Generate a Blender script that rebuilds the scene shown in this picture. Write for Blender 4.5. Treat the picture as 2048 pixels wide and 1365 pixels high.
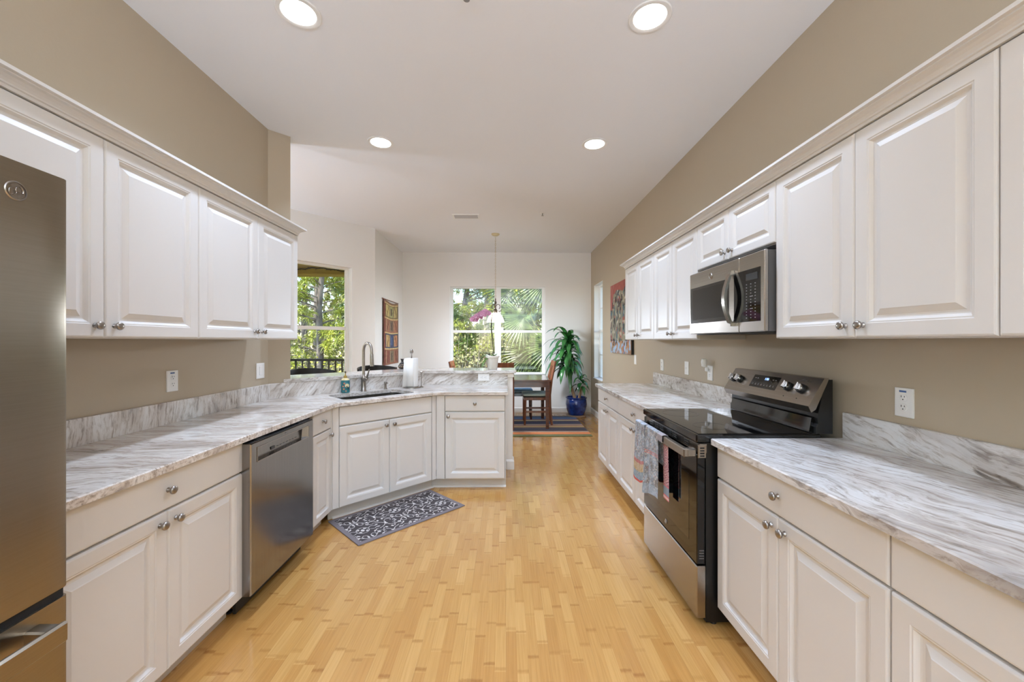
import bpy, bmesh, math, random
import numpy as np
from mathutils import Vector, Matrix, noise as mnoise
from mathutils.geometry import tessellate_polygon
R = math.radians
PI = math.pi
S2 = math.sqrt(.5)
scene = bpy.context.scene
col = scene.collection
for o in list(bpy.data.objects): bpy.data.objects.remove(o)
random.seed(4)

# ------------------------------------------------------------------ camera, sky, sun, exposure
cam_d = bpy.data.cameras.new('camera'); cam = bpy.data.objects.new('camera', cam_d); col.objects.link(cam)
cam_d.sensor_width = 36; cam_d.lens = 800 / 2048 * 36
cam_d.clip_start = .02; cam_d.clip_end = 300
cam.location = (0, 0, 1.358); cam.rotation_euler = (R(90), 0, -math.atan(12 / 800))
scene.camera = cam
w = bpy.data.worlds.new('sky'); scene.world = w; w.use_nodes = True
nt = w.node_tree; nt.nodes.clear()
sk = nt.nodes.new('ShaderNodeTexSky'); sk.sky_type = 'NISHITA'; sk.sun_disc = False
sk.sun_elevation = R(52); sk.sun_rotation = R(230); sk.air_density = 1.1; sk.dust_density = .2; sk.ozone_density = 1.5
bg = nt.nodes.new('ShaderNodeBackground'); bg.inputs[1].default_value = .60
wo = nt.nodes.new('ShaderNodeOutputWorld')
nt.links.new(sk.outputs[0], bg.inputs[0]); nt.links.new(bg.outputs[0], wo.inputs[0])
sd = bpy.data.lights.new('sun', 'SUN'); sd.energy = 9.5; sd.angle = R(.6); sd.color = (1, .95, .84)
sun = bpy.data.objects.new('sun', sd); col.objects.link(sun)
sun.location = (-8, -6, 14)
sun.rotation_euler = Vector((.6, .42, -.95)).to_track_quat('-Z', 'Y').to_euler()
scene.view_settings.view_transform = 'Standard'; scene.view_settings.look = 'None'
scene.view_settings.exposure = 0.0; scene.view_settings.gamma = 1; scene.view_settings.use_curve_mapping = False
cy = scene.cycles
cy.use_denoising = True; cy.max_bounces = 10; cy.diffuse_bounces = 6; cy.glossy_bounces = 5; cy.transparent_max_bounces = 16
cy.sample_clamp_indirect = 6; cy.caustics_reflective = False; cy.caustics_refractive = False
FILL_TORCH_W = 150.0  # power of the added fill torchieres
LAMP_W = 11.0
LAMP_COL = (.745, .915, 1.21)

# ------------------------------------------------------------------ dimensions
CEIL = 3.04; XL = -1.89; XR = 1.62; YF = 7.60
XBL = -1.29; XBR = .996          # base cabinet door faces
XUL = -1.527; XUR = 1.285        # wall cabinet door faces
UZ0, UZ1 = 1.368, 2.13
CT = .897; CTH = .03             # countertop top and thickness
BAR = 1.048
YP = 3.65                        # peninsula door face

# ------------------------------------------------------------------ materials
def c8(r, g, b):
    f = lambda v: (v / 255 / 12.92) if v / 255 <= .04045 else ((v / 255 + .055) / 1.055) ** 2.4
    return (f(r), f(g), f(b), 1)
MATS = {}
def mat(name, color=(.8, .8, .8, 1), rough=.5, metal=0, spec=.5, coat=0, coat_rough=.05, emit=None, estr=0, bump=None, alpha=None, trans=0, aniso=0):
    m = bpy.data.materials.new(name); m.use_nodes = True
    n = m.node_tree.nodes; l = m.node_tree.links
    b = n['Principled BSDF']
    b.inputs['Base Color'].default_value = color; b.inputs['Roughness'].default_value = rough
    b.inputs['Metallic'].default_value = metal; b.inputs['Specular IOR Level'].default_value = spec
    b.inputs['Coat Weight'].default_value = coat; b.inputs['Coat Roughness'].default_value = coat_rough
    b.inputs['Transmission Weight'].default_value = trans
    if emit: b.inputs['Emission Color'].default_value = emit; b.inputs['Emission Strength'].default_value = estr
    if bump:
        sc, st = bump
        t = n.new('ShaderNodeTexCoord'); nz = n.new('ShaderNodeTexNoise'); nz.inputs['Scale'].default_value = sc; nz.inputs['Detail'].default_value = 3
        bp = n.new('ShaderNodeBump'); bp.inputs['Strength'].default_value = st; bp.inputs['Distance'].default_value = .01
        l.new(t.outputs['Object'], nz.inputs['Vector']); l.new(nz.outputs[0], bp.inputs['Height']); l.new(bp.outputs[0], b.inputs['Normal'])
    MATS[name] = m
    return m
def noisy(name, c1, c2, scale=(1, 1, 1), detail=4, rough=.5, metal=0, coat=0, spec=.5, lo=.35, hi=.65, bump=0, rvar=0):
    m = mat(name, c1, rough, metal, spec, coat)
    n = m.node_tree.nodes; l = m.node_tree.links; b = n['Principled BSDF']
    t = n.new('ShaderNodeTexCoord'); mp = n.new('ShaderNodeMapping'); mp.inputs['Scale'].default_value = scale
    nz = n.new('ShaderNodeTexNoise'); nz.inputs['Scale'].default_value = 1; nz.inputs['Detail'].default_value = detail
    rp = n.new('ShaderNodeValToRGB'); rp.color_ramp.elements[0].position = lo; rp.color_ramp.elements[1].position = hi
    rp.color_ramp.elements[0].color = c1; rp.color_ramp.elements[1].color = c2
    l.new(t.outputs['Object'], mp.inputs[0]); l.new(mp.outputs[0], nz.inputs[0]); l.new(nz.outputs[0], rp.inputs[0]); l.new(rp.outputs[0], b.inputs['Base Color'])
    if bump:
        bp = n.new('ShaderNodeBump'); bp.inputs['Strength'].default_value = bump; bp.inputs['Distance'].default_value = .01
        l.new(nz.outputs[0], bp.inputs['Height']); l.new(bp.outputs[0], b.inputs['Normal'])
    if rvar:
        mr = n.new('ShaderNodeMapRange'); mr.inputs['To Min'].default_value = rough - rvar; mr.inputs['To Max'].default_value = rough + rvar
        l.new(nz.outputs[0], mr.inputs[0]); l.new(mr.outputs[0], b.inputs['Roughness'])
    return m
def attr_mat(name, rough=.8, spec=.3, bump=None):
    m = mat(name, rough=rough, spec=spec, bump=bump)
    a = m.node_tree.nodes.new('ShaderNodeAttribute'); a.attribute_name = 'Col'
    m.node_tree.links.new(a.outputs['Color'], m.node_tree.nodes['Principled BSDF'].inputs['Base Color'])
    return m

def floor_mat():
    m = mat('bamboo_floor', rough=.24, spec=.5, coat=.6, coat_rough=.11)
    n = m.node_tree.nodes; l = m.node_tree.links; b = n['Principled BSDF']
    t = n.new('ShaderNodeTexCoord')
    def mth(op, a, c=None, v=None):
        x = n.new('ShaderNodeMath'); x.operation = op
        for i, q in enumerate((a, c)):
            if q is None: continue
            if isinstance(q, (int, float)): x.inputs[i].default_value = q
            else: l.new(q, x.inputs[i])
        return x.outputs[0]
    def mix(f, a, c, mode='MIX'):
        x = n.new('ShaderNodeMix'); x.data_type = 'RGBA'; x.blend_type = mode
        if isinstance(f, (int, float)): x.inputs[0].default_value = f
        else: l.new(f, x.inputs[0])
        for i, v in ((6, a), (7, c)):
            if isinstance(v, tuple): x.inputs[i].default_value = v
            else: l.new(v, x.inputs[i])
        return x.outputs[2]
    def ramp(src, stops):
        r = n.new('ShaderNodeValToRGB'); e = r.color_ramp.elements
        while len(e) < len(stops): e.new(.5)
        for i, (p, c) in enumerate(stops): e[i].position = p; e[i].color = c
        l.new(src, r.inputs[0]); return r.outputs[0]
    def white(x, y):
        cb = n.new('ShaderNodeCombineXYZ'); l.new(x, cb.inputs[0]); l.new(y, cb.inputs[1])
        k = n.new('ShaderNodeTexWhiteNoise'); k.noise_dimensions = '2D'; l.new(cb.outputs[0], k.inputs[0]); return k.outputs['Value']
    SW_, SL = .047, .27
    sx = n.new('ShaderNodeSeparateXYZ'); l.new(t.outputs['Object'], sx.inputs[0])
    xr = mth('DIVIDE', sx.outputs[0], SW_); row = mth('FLOOR', xr)
    zero = mth('MULTIPLY', row, 0.0)
    rnd_ = white(row, zero); lenv = mth('ADD', mth('MULTIPLY', white(row, mth('ADD', zero, 7.3)), .5), .75)
    yr = mth('ADD', mth('DIVIDE', mth('DIVIDE', sx.outputs[1], SL), lenv), mth('MULTIPLY', rnd_, 13.7))
    cell = mth('FLOOR', yr); fr = mth('FRACT', yr)
    tone = white(row, cell)
    base = ramp(tone, [(0, c8(181, 132, 71)), (.3, c8(186, 138, 76)), (.7, c8(191, 145, 82)), (1, c8(199, 154, 91))])
    # fibre grain along the strips
    mg = n.new('ShaderNodeMapping'); mg.inputs['Scale'].default_value = (150, 4, 1); l.new(t.outputs['Object'], mg.inputs[0])
    nz = n.new('ShaderNodeTexNoise'); nz.inputs['Scale'].default_value = 1; nz.inputs['Detail'].default_value = 4; l.new(mg.outputs[0], nz.inputs[0])
    base = mix(1.0, base, ramp(nz.outputs[0], [(.32, (.88, .85, .80, 1)), (.62, (1, 1, 1, 1))]), 'MULTIPLY')
    # dark bamboo nodes near the end of a strip, some stronger than others
    nd = n.new('ShaderNodeTexNoise'); nd.inputs['Scale'].default_value = 70; nd.inputs['Detail'].default_value = 3; l.new(t.outputs['Object'], nd.inputs[0])
    fj = mth('ADD', fr, mth('MULTIPLY', mth('SUBTRACT', nd.outputs[0], .5), .05))
    near = ramp(mth('ABSOLUTE', mth('SUBTRACT', fj, .06)), [(0, (1, 1, 1, 1)), (.022, (.75, .75, .75, 1)), (.045, (0, 0, 0, 1))])
    strength = mth('MULTIPLY', near, mth('ADD', .15, mth('MULTIPLY', white(cell, row), .5)))
    base = mix(strength, base, mix(1.0, base, (.55, .42, .28, 1), 'MULTIPLY'))
    # faint joints between strips, slightly stronger between boards
    edge = mth('ABSOLUTE', mth('SUBTRACT', mth('FRACT', xr), .5))
    base = mix(ramp(edge, [(.486, (0, 0, 0, 1)), (.497, (.20, .20, .20, 1))]), base, (.20, .11, .045, 1))
    b4 = mth('ABSOLUTE', mth('SUBTRACT', mth('FRACT', mth('DIVIDE', xr, 4)), .5))
    line = ramp(b4, [(.4955, (0, 0, 0, 1)), (.499, (.5, .5, .5, 1))])
    base = mix(line, base, (.20, .11, .045, 1))
    l.new(base, b.inputs['Base Color'])
    bp = n.new('ShaderNodeBump'); bp.inputs['Strength'].default_value = .12; bp.inputs['Distance'].default_value = .002
    l.new(line, bp.inputs['Height']); bp.invert = True; l.new(bp.outputs[0], b.inputs['Normal'])
    return m

def granite(name, rz, ry=0., along=.9, across=9.0, seed=0., dark=.5, tint=(1, 1, 1), warp=.13):
    """flowing white, taupe and grey stone; streaks run along local X once the slab direction is turned by rz, then ry"""
    m = mat(name, rough=.10, spec=.5)
    n = m.node_tree.nodes; l = m.node_tree.links; b = n['Principled BSDF']
    t = n.new('ShaderNodeTexCoord')
    off = n.new('ShaderNodeMapping'); off.inputs['Location'].default_value = (seed, seed * .7, seed * .3); l.new(t.outputs['Object'], off.inputs[0])
    src = off.outputs[0]
    for sc_, am in ((1.3, warp), (6.0, warp * .22)):
        wn = n.new('ShaderNodeTexNoise'); wn.inputs['Scale'].default_value = sc_; wn.inputs['Detail'].default_value = 3; l.new(off.outputs[0], wn.inputs[0])
        sb = n.new('ShaderNodeVectorMath'); sb.operation = 'SUBTRACT'; sb.inputs[1].default_value = (.5, .5, .5); l.new(wn.outputs['Color'], sb.inputs[0])
        ms = n.new('ShaderNodeVectorMath'); ms.operation = 'SCALE'; ms.inputs['Scale'].default_value = am * 2; l.new(sb.outputs[0], ms.inputs[0])
        ad = n.new('ShaderNodeVectorMath'); ad.operation = 'ADD'; l.new(src, ad.inputs[0]); l.new(ms.outputs[0], ad.inputs[1]); src = ad.outputs[0]
    r1 = n.new('ShaderNodeMapping'); r1.inputs['Rotation'].default_value = (0, 0, -rz); l.new(src, r1.inputs[0])
    r2 = n.new('ShaderNodeMapping'); r2.inputs['Rotation'].default_value = (0, ry, 0); l.new(r1.outputs[0], r2.inputs[0])
    def layer(al, ac, detail, ro, sh):
        mp = n.new('ShaderNodeMapping'); mp.inputs['Scale'].default_value = (al, ac, ac); mp.inputs['Location'].default_value = (sh, sh, sh); l.new(r2.outputs[0], mp.inputs[0])
        k = n.new('ShaderNodeTexNoise'); k.inputs['Scale'].default_value = 1; k.inputs['Detail'].default_value = detail; k.inputs['Roughness'].default_value = ro
        l.new(mp.outputs[0], k.inputs[0]); return k.outputs[0]
    def ramp(src, stops):
        r = n.new('ShaderNodeValToRGB'); e = r.color_ramp.elements
        while len(e) < len(stops): e.new(.5)
        for i, (p, c) in enumerate(stops): e[i].position = p; e[i].color = c
        l.new(src, r.inputs[0]); return r.outputs[0]
    one = (1, 1, 1, 1)
    big = ramp(layer(along * .8, across * .45, 5, .55, 0), [(.26, c8(150, 143, 138)), (.36, c8(188, 180, 173)), (.46, c8(218, 212, 206)), (.56, c8(230, 228, 225)), (.64, c8(212, 205, 197)), (.72, c8(176, 173, 172))])
    mid = ramp(layer(along * 1.6, across * 1.5, 7, .62, 3.1), [(.29, c8(146, 134, 124)), (.39, c8(212, 204, 196)), (.46, one), (.63, one), (.71, c8(206, 202, 199)), (.8, c8(172, 170, 170))])
    fine = ramp(layer(along * 5, across * 7, 8, .7, 7.7), [(.34, c8(150, 138, 128)), (.44, c8(222, 215, 208)), (.52, one), (1, one)])
    vein = ramp(layer(along * .9, across * 2.4, 9, .6, 12.3), [(.27, c8(92, 80, 72)), (.315, c8(190, 180, 170)), (.36, one), (1, one)])
    def mul(a, c, f):
        x = n.new('ShaderNodeMix'); x.data_type = 'RGBA'; x.blend_type = 'MULTIPLY'; x.inputs[0].default_value = f
        l.new(a, x.inputs[6])
        if isinstance(c, tuple): x.inputs[7].default_value = c
        else: l.new(c, x.inputs[7])
        return x.outputs[2]
    l.new(mul(mul(mul(mul(big, mid, .55), fine, .8), vein, dark), (*tint, 1), 1.), b.inputs['Base Color'])
    return m

mat('wall_taupe', c8(181, 166, 143), .55, spec=.35, bump=(60, .04))
mat('wall_white', c8(234, 231, 225), .6, spec=.3, bump=(60, .04))
mat('ceiling_white', c8(238, 238, 238), .75, spec=.2, bump=(40, .06))
mat('trim_white', c8(238, 236, 231), .35)
mat('cabinet_white', c8(219, 216, 212), .40, spec=.36)
mat('cabinet_inside', c8(150, 140, 126), .7)
mat('toe_kick', c8(205, 200, 192), .6)
mat('dark_gap', c8(22, 20, 19), .8)
noisy('nickel', c8(156, 149, 142), c8(168, 161, 154), (30, 30, 30), rough=.28, metal=1)
noisy('steel', c8(160, 153, 145), c8(168, 161, 153), (1.5, 240, 240), detail=2, rough=.27, metal=1)
_m = noisy('steel_warm', c8(154, 144, 129), c8(157, 147, 132), (1.5, 240, 240), detail=2, rough=.30, metal=1)  # fridge steel; warm tint stands in for reflected taupe walls
_b = _m.node_tree.nodes['Principled BSDF']; _t = _m.node_tree.nodes.new('ShaderNodeTangent'); _t.direction_type = 'RADIAL'; _t.axis = 'Z'
_m.node_tree.links.new(_t.outputs[0], _b.inputs['Tangent']); _b.inputs['Anisotropic'].default_value = .75
noisy('steel_dark', c8(142, 138, 134), c8(149, 145, 141), (220, 220, 2), detail=2, rough=.18, metal=1)
noisy('steel_sink_shaded', c8(92, 88, 80), c8(104, 99, 90), (60, 60, 60), detail=2, rough=.42, metal=1)  # basin steel, colour darkened to hold the shade inside the sink
mat('chrome', c8(205, 203, 200), .12, metal=1)
mat('black_gloss', c8(10, 10, 11), .06, spec=.5, coat=.3)
mat('black_glass', c8(9, 9, 10), .045, spec=.55)
mat('black_enamel', c8(16, 15, 15), .28)
mat('black_plastic', c8(24, 24, 25), .45)
mat('grey_plastic', c8(74, 72, 72), .5)
mat('display_print', c8(150, 150, 152), .5)
mat('display_blue', c8(120, 160, 255), .5, emit=(.35, .55, 1, 1), estr=2.2)
mat('plastic_white', c8(238, 236, 232), .35)
mat('slot_dark', c8(40, 38, 36), .6)
mat('sticker_blue', c8(70, 100, 150), .5)
mat('lens_light', (1, 1, 1, 1), .4, emit=(1, .97, .92, 1), estr=9)
mat('shade_glass', c8(240, 228, 208), .4, emit=(1, .86, .66, 1), estr=1.2)
_m = MATS['shade_glass']; _n = _m.node_tree.nodes; _l = _m.node_tree.links
_t = _n.new('ShaderNodeBsdfTranslucent'); _t.inputs[0].default_value = (1, .95, .88, 1); _x = _n.new('ShaderNodeMixShader'); _x.inputs[0].default_value = .7
_l.new(_n['Principled BSDF'].outputs[0], _x.inputs[1]); _l.new(_t.outputs[0], _x.inputs[2]); _l.new(_x.outputs[0], _n['Material Output'].inputs[0])
mat('bulb_light', (1, 1, 1, 1), .4, emit=(1, .93, .8, 1), estr=14)
mat('iron_bronze', c8(88, 74, 58), .45, metal=.6)
mat('brass_soft', c8(196, 178, 140), .4, metal=.7)
noisy('wood_cherry', c8(98, 54, 32), c8(134, 78, 46), (30, 30, 3), rough=.32, coat=.2)
noisy('wood_walnut', c8(70, 40, 30), c8(96, 56, 40), (3, 30, 30), rough=.16, coat=.6)
mat('leather_black', c8(28, 26, 26), .4)
mat('cushion_aqua', c8(196, 218, 216), .85, bump=(300, .3))
mat('cushion_blue', c8(150, 192, 224), .85, bump=(300, .3))
noisy('ceramic_blue', c8(14, 32, 92), c8(30, 62, 140), (14, 14, 14), rough=.14, coat=.5)
mat('clay', c8(176, 150, 128), .8)
noisy('soil', c8(48, 36, 26), c8(82, 62, 44), (60, 60, 60), rough=.95, bump=.6)
noisy('cane_bark', c8(122, 92, 66), c8(176, 146, 112), (30, 30, 16), rough=.8, bump=.4)
noisy('leaf_glossy', c8(24, 72, 34), c8(64, 128, 62), (5, 5, 5), rough=.22, coat=.5)
mat('orchid_leaf', c8(104, 136, 70), .38)
mat('orchid_stem', c8(58, 62, 36), .5)
noisy('orchid_petal', c8(190, 120, 158), c8(218, 166, 192), (60, 60, 60), rough=.6)
mat('pot_white', c8(232, 226, 216), .4)
mat('paper', c8(240, 238, 234), .85, bump=(150, .15))
mat('vase_dark', c8(36, 26, 20), .25, coat=.3)
mat('vase_dot', c8(206, 178, 140), .4)
noisy('soap_teal', c8(24, 86, 96), c8(58, 130, 134), (40, 40, 40), rough=.3)
mat('soap_gold', c8(196, 168, 92), .35, metal=.5)
mat('soap_cream', c8(232, 216, 168), .5)
mat('soap_coral', c8(206, 130, 96), .5)
mat('vent_grey', c8(206, 200, 194), .5)
mat('rail_black', c8(22, 22, 22), .45)
mat('stucco_olive', c8(190, 172, 92), .85, bump=(40, .3))
mat('beam_tan', c8(172, 158, 120), .8)
mat('stool_black', c8(18, 16, 15), .4)
noisy('pine_bark', c8(92, 80, 74), c8(158, 146, 136), (7, 7, 2), rough=.95, bump=.8)
noisy('pine_needle', c8(118, 138, 44), c8(188, 190, 72), (1.2, 1.2, 1.2), rough=.6)
noisy('pine_needle_dark', c8(80, 108, 52), c8(140, 160, 80), (1.2, 1.2, 1.2), rough=.6)
noisy('shrub_leaf', c8(104, 108, 66), c8(176, 168, 116), (2, 2, 2), rough=.6)
noisy('shrub_yellow', c8(150, 158, 26), c8(206, 196, 52), (2, 2, 2), rough=.6)
noisy('brush_twig', c8(120, 108, 92), c8(176, 164, 146), (3, 3, 3), rough=.9)
noisy('palm_leaf', c8(30, 50, 24), c8(112, 130, 70), (9, 9, 9), rough=.42)
mat('palm_rib', c8(196, 192, 128), .5)
noisy('palm_trunk', c8(96, 82, 66), c8(142, 124, 102), (8, 8, 14), rough=.95, bump=.8)
noisy('forest_ground', c8(58, 58, 34), c8(92, 86, 56), (.6, .6, .6), rough=1)
mat('garland', c8(46, 44, 26), .8)
mat('exterior_wall', c8(186, 170, 130), .85)
floor_mat()
WARM = (1.0, .975, .945); COOL = (.985, 1.0, 1.02)
granite('granite_left', R(4), across=11, seed=2.3, dark=.7, tint=WARM)
granite('granite_right', R(104), along=1.1, across=7.5, seed=5.1, dark=.8, tint=COOL, warp=.16)
granite('granite_far', R(125), along=1.2, across=4.5, seed=8.4, dark=.5, warp=.2)
granite('granite_bar', R(20), seed=11.2, dark=.4)
granite('granite_splash_left', R(90), R(80), along=1.6, across=8, seed=3.7, dark=.7)
granite('granite_splash_sink', R(45), R(48), along=1.4, across=7, seed=6.2, dark=.4)
granite('granite_splash_end', R(0), R(25), along=1.3, across=7, seed=9.9, dark=.4)
granite('granite_splash_right', R(90), R(12), along=1.0, across=8, seed=14.9, dark=.9, tint=COOL)
def glass_mat():
    m = bpy.data.materials.new('window_glass'); m.use_nodes = True
    n = m.node_tree.nodes; l = m.node_tree.links; n.clear()
    o = n.new('ShaderNodeOutputMaterial'); mx = n.new('ShaderNodeMixShader'); mx.inputs[0].default_value = .05
    tr = n.new('ShaderNodeBsdfTransparent'); tr.inputs[0].default_value = (.97, .985, .98, 1)
    gl = n.new('ShaderNodeBsdfGlossy'); gl.inputs['Roughness'].default_value = .02
    l.new(tr.outputs[0], mx.inputs[1]); l.new(gl.outputs[0], mx.inputs[2]); l.new(mx.outputs[0], o.inputs[0])
    MATS['window_glass'] = m
glass_mat()
attr_mat('woven_mat', .9, bump=(500, .3)); attr_mat('woven_rug', .95, bump=(400, .4)); attr_mat('woven_tapestry', .95, bump=(300, .4))
attr_mat('painted_canvas', .7); attr_mat('towel_cloth', .95, bump=(600, .3))

# ------------------------------------------------------------------ mesh builder
class MB:
    def __init__(s): s.v = []; s.f = []
    def add(s, vs, fs, M=None):
        b = len(s.v)
        s.v += [tuple(M @ Vector(p)) for p in vs] if M is not None else [tuple(p) for p in vs]
        s.f += [tuple(b + i for i in f) for f in fs]; return s
    def box(s, x0, y0, z0, x1, y1, z1, bev=0, M=None):
        if x0 > x1: x0, x1 = x1, x0
        if y0 > y1: y0, y1 = y1, y0
        if z0 > z1: z0, z1 = z1, z0
        if bev <= 0:
            vs = [(x, y, z) for x in (x0, x1) for y in (y0, y1) for z in (z0, z1)]
            return s.add(vs, [(0, 1, 3, 2), (4, 6, 7, 5), (0, 4, 5, 1), (2, 3, 7, 6), (0, 2, 6, 4), (1, 5, 7, 3)], M)
        bev = min(bev, (x1 - x0) * .49, (y1 - y0) * .49, (z1 - z0) * .49)
        P = ((x0, x1), (y0, y1), (z0, z1)); vs = []; idx = {}
        for c in [(i, j, k) for i in (0, 1) for j in (0, 1) for k in (0, 1)]:
            for a in range(3):
                p = [P[q][c[q]] + (0 if q == a else (bev if c[q] == 0 else -bev)) for q in range(3)]
                idx[c, a] = len(vs); vs.append(p)
        fs = []
        for a in range(3):
            o1, o2 = [q for q in range(3) if q != a]
            for sd_ in (0, 1):
                loop = []
                for u_, v_ in ((0, 0), (1, 0), (1, 1), (0, 1)):
                    c = [0, 0, 0]; c[a] = sd_; c[o1] = u_; c[o2] = v_; loop.append(idx[tuple(c), a])
                fs.append(tuple(loop))
            for u_ in (0, 1):
                for v_ in (0, 1):
                    c0 = [0, 0, 0]; c0[o1] = u_; c0[o2] = v_; c1 = list(c0); c1[a] = 1
                    fs.append((idx[tuple(c0), o1], idx[tuple(c1), o1], idx[tuple(c1), o2], idx[tuple(c0), o2]))
        for c in [(i, j, k) for i in (0, 1) for j in (0, 1) for k in (0, 1)]: fs.append(tuple(idx[c, a] for a in range(3)))
        return s.add(vs, fs, M)
    def lathe(s, prof, n=20, c=(0, 0, 0), axis='z', M=None, cap=True):
        vs = []; fs = []
        for r, h in prof:
            for i in range(n):
                a = 2 * PI * i / n; p = (r * math.cos(a), r * math.sin(a), h)
                if axis == '-y': p = (p[0], -h, p[1])
                elif axis == 'x': p = (h, p[0], p[1])
                elif axis == 'y': p = (p[0], h, p[1])
                vs.append((p[0] + c[0], p[1] + c[1], p[2] + c[2]))
        for k in range(len(prof) - 1):
            for i in range(n):
                j = (i + 1) % n; fs.append((k * n + i, k * n + j, (k + 1) * n + j, (k + 1) * n + i))
        if cap:
            if prof[0][0] > 1e-6: fs.append(tuple(range(n - 1, -1, -1)))
            if prof[-1][0] > 1e-6: fs.append(tuple((len(prof) - 1) * n + i for i in range(n)))
        return s.add(vs, fs, M)
    def tube(s, path, r, n=8, M=None, cap=True, flat=1.0):
        P = [Vector(p) for p in path]; rs = r if isinstance(r, (list, tuple)) else [r] * len(P)
        vs = []; fs = []
        t = (P[1] - P[0]).normalized()
        up = Vector((0, 0, 1)) if abs(t.z) < .9 else Vector((1, 0, 0))
        nrm = (up - t * up.dot(t)).normalized()
        for k, p in enumerate(P):
            t = (P[min(k + 1, len(P) - 1)] - P[max(k - 1, 0)])
            t = t.normalized() if t.length > 1e-9 else Vector((0, 0, 1))
            nrm = nrm - t * nrm.dot(t); nrm = nrm.normalized() if nrm.length > 1e-6 else t.orthogonal().normalized()
            b = t.cross(nrm)
            for i in range(n):
                a = 2 * PI * i / n; vs.append(p + (nrm * math.cos(a) * flat + b * math.sin(a)) * rs[k])
        for k in range(len(P) - 1):
            for i in range(n):
                j = (i + 1) % n; fs.append((k * n + i, k * n + j, (k + 1) * n + j, (k + 1) * n + i))
        if cap: fs.append(tuple(range(n - 1, -1, -1))); fs.append(tuple((len(P) - 1) * n + i for i in range(n)))
        return s.add(vs, fs, M)
    def prism(s, outer, z0, z1, holes=(), M=None):
        loops = [list(outer)] + [list(h) for h in holes]
        flat = [p for L in loops for p in L]; n = len(flat)
        tris = tessellate_polygon([[Vector((p[0], p[1], 0)) for p in L] for L in loops])
        vs = [(p[0], p[1], z1) for p in flat] + [(p[0], p[1], z0) for p in flat]
        fs = [tuple(t) for t in tris] + [tuple(i + n for i in reversed(t)) for t in tris]
        b = 0
        for L in loops:
            m = len(L)
            for i in range(m):
                j = (i + 1) % m; fs.append((b + i, b + j, n + b + j, n + b + i))
            b += m
        return s.add(vs, fs, M)
    def sweep(s, prof, path, M=None, closed=False):
        """profile of (out, z) swept along plan points path [(x, y, nx, ny)] with mitred outward offsets"""
        k = len(prof); vs = []; fs = []
        for x, y, nx, ny in path:
            for o_, z in prof: vs.append((x + nx * o_, y + ny * o_, z))
        for a in range(len(path) - 1):
            for i in range(k):
                j = (i + 1) % k; fs.append((a * k + i, a * k + j, (a + 1) * k + j, (a + 1) * k + i))
        fs.append(tuple(range(k - 1, -1, -1))); fs.append(tuple((len(path) - 1) * k + i for i in range(k)))
        return s.add(vs, fs, M)
    def panel(s, w_, h_, prof, th, x0=0, z0=0, y0=0, M=None):
        """slab with concentric rectangles on its front (-y): prof = (inset, depth behind y0)"""
        vs = []; fs = []
        loops = [(0, th)] + list(prof)
        for ins, d in loops:
            vs += [(x0 + ins, y0 + d, z0 + ins), (x0 + w_ - ins, y0 + d, z0 + ins), (x0 + w_ - ins, y0 + d, z0 + h_ - ins), (x0 + ins, y0 + d, z0 + h_ - ins)]
        for k in range(len(loops) - 1):
            for i in range(4):
                j = (i + 1) % 4; fs.append((k * 4 + i, k * 4 + j, k * 4 + 4 + j, k * 4 + 4 + i))
        e = (len(loops) - 1) * 4; fs.append((e, e + 1, e + 2, e + 3)); fs.append((3, 2, 1, 0))
        return s.add(vs, fs, M)
    def build(s, name, m, parent=None, smooth=35, loc=None, rz=0):
        me = bpy.data.meshes.new(name); me.from_pydata(s.v, [], s.f); me.update()
        bm = bmesh.new(); bm.from_mesh(me); bmesh.ops.recalc_face_normals(bm, faces=bm.faces); bm.to_mesh(me); bm.free()
        if smooth:
            me.polygons.foreach_set('use_smooth', [True] * len(me.polygons)); me.set_sharp_from_angle(angle=R(smooth))
        me.materials.append(MATS[m])
        o = bpy.data.objects.new(name, me); col.objects.link(o)
        if parent is not None: o.parent = parent
        if loc is not None: o.location = loc
        if rz: o.rotation_euler = (0, 0, rz)
        return o
def soup(name, m, verts, faces, parent=None, loc=None):
    me = bpy.data.meshes.new(name); me.from_pydata(verts, [], faces); me.update(); me.materials.append(MATS[m])
    o = bpy.data.objects.new(name, me); col.objects.link(o)
    if parent is not None: o.parent = parent
    if loc is not None: o.location = loc
    return o
def tag(o, label, cat, group=None, kind=None):
    o['label'] = label; o['category'] = cat
    if group: o['group'] = group
    if kind: o['kind'] = kind
    return o
def thing(name, label, cat, loc=(0, 0, 0), rz=0, group=None):
    o = bpy.data.objects.new(name, None); o.empty_display_size = .1; col.objects.link(o)
    o.location = loc; o.rotation_euler = (0, 0, rz); return tag(o, label, cat, group)
def struct(o): o['kind'] = 'structure'; return o
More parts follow.
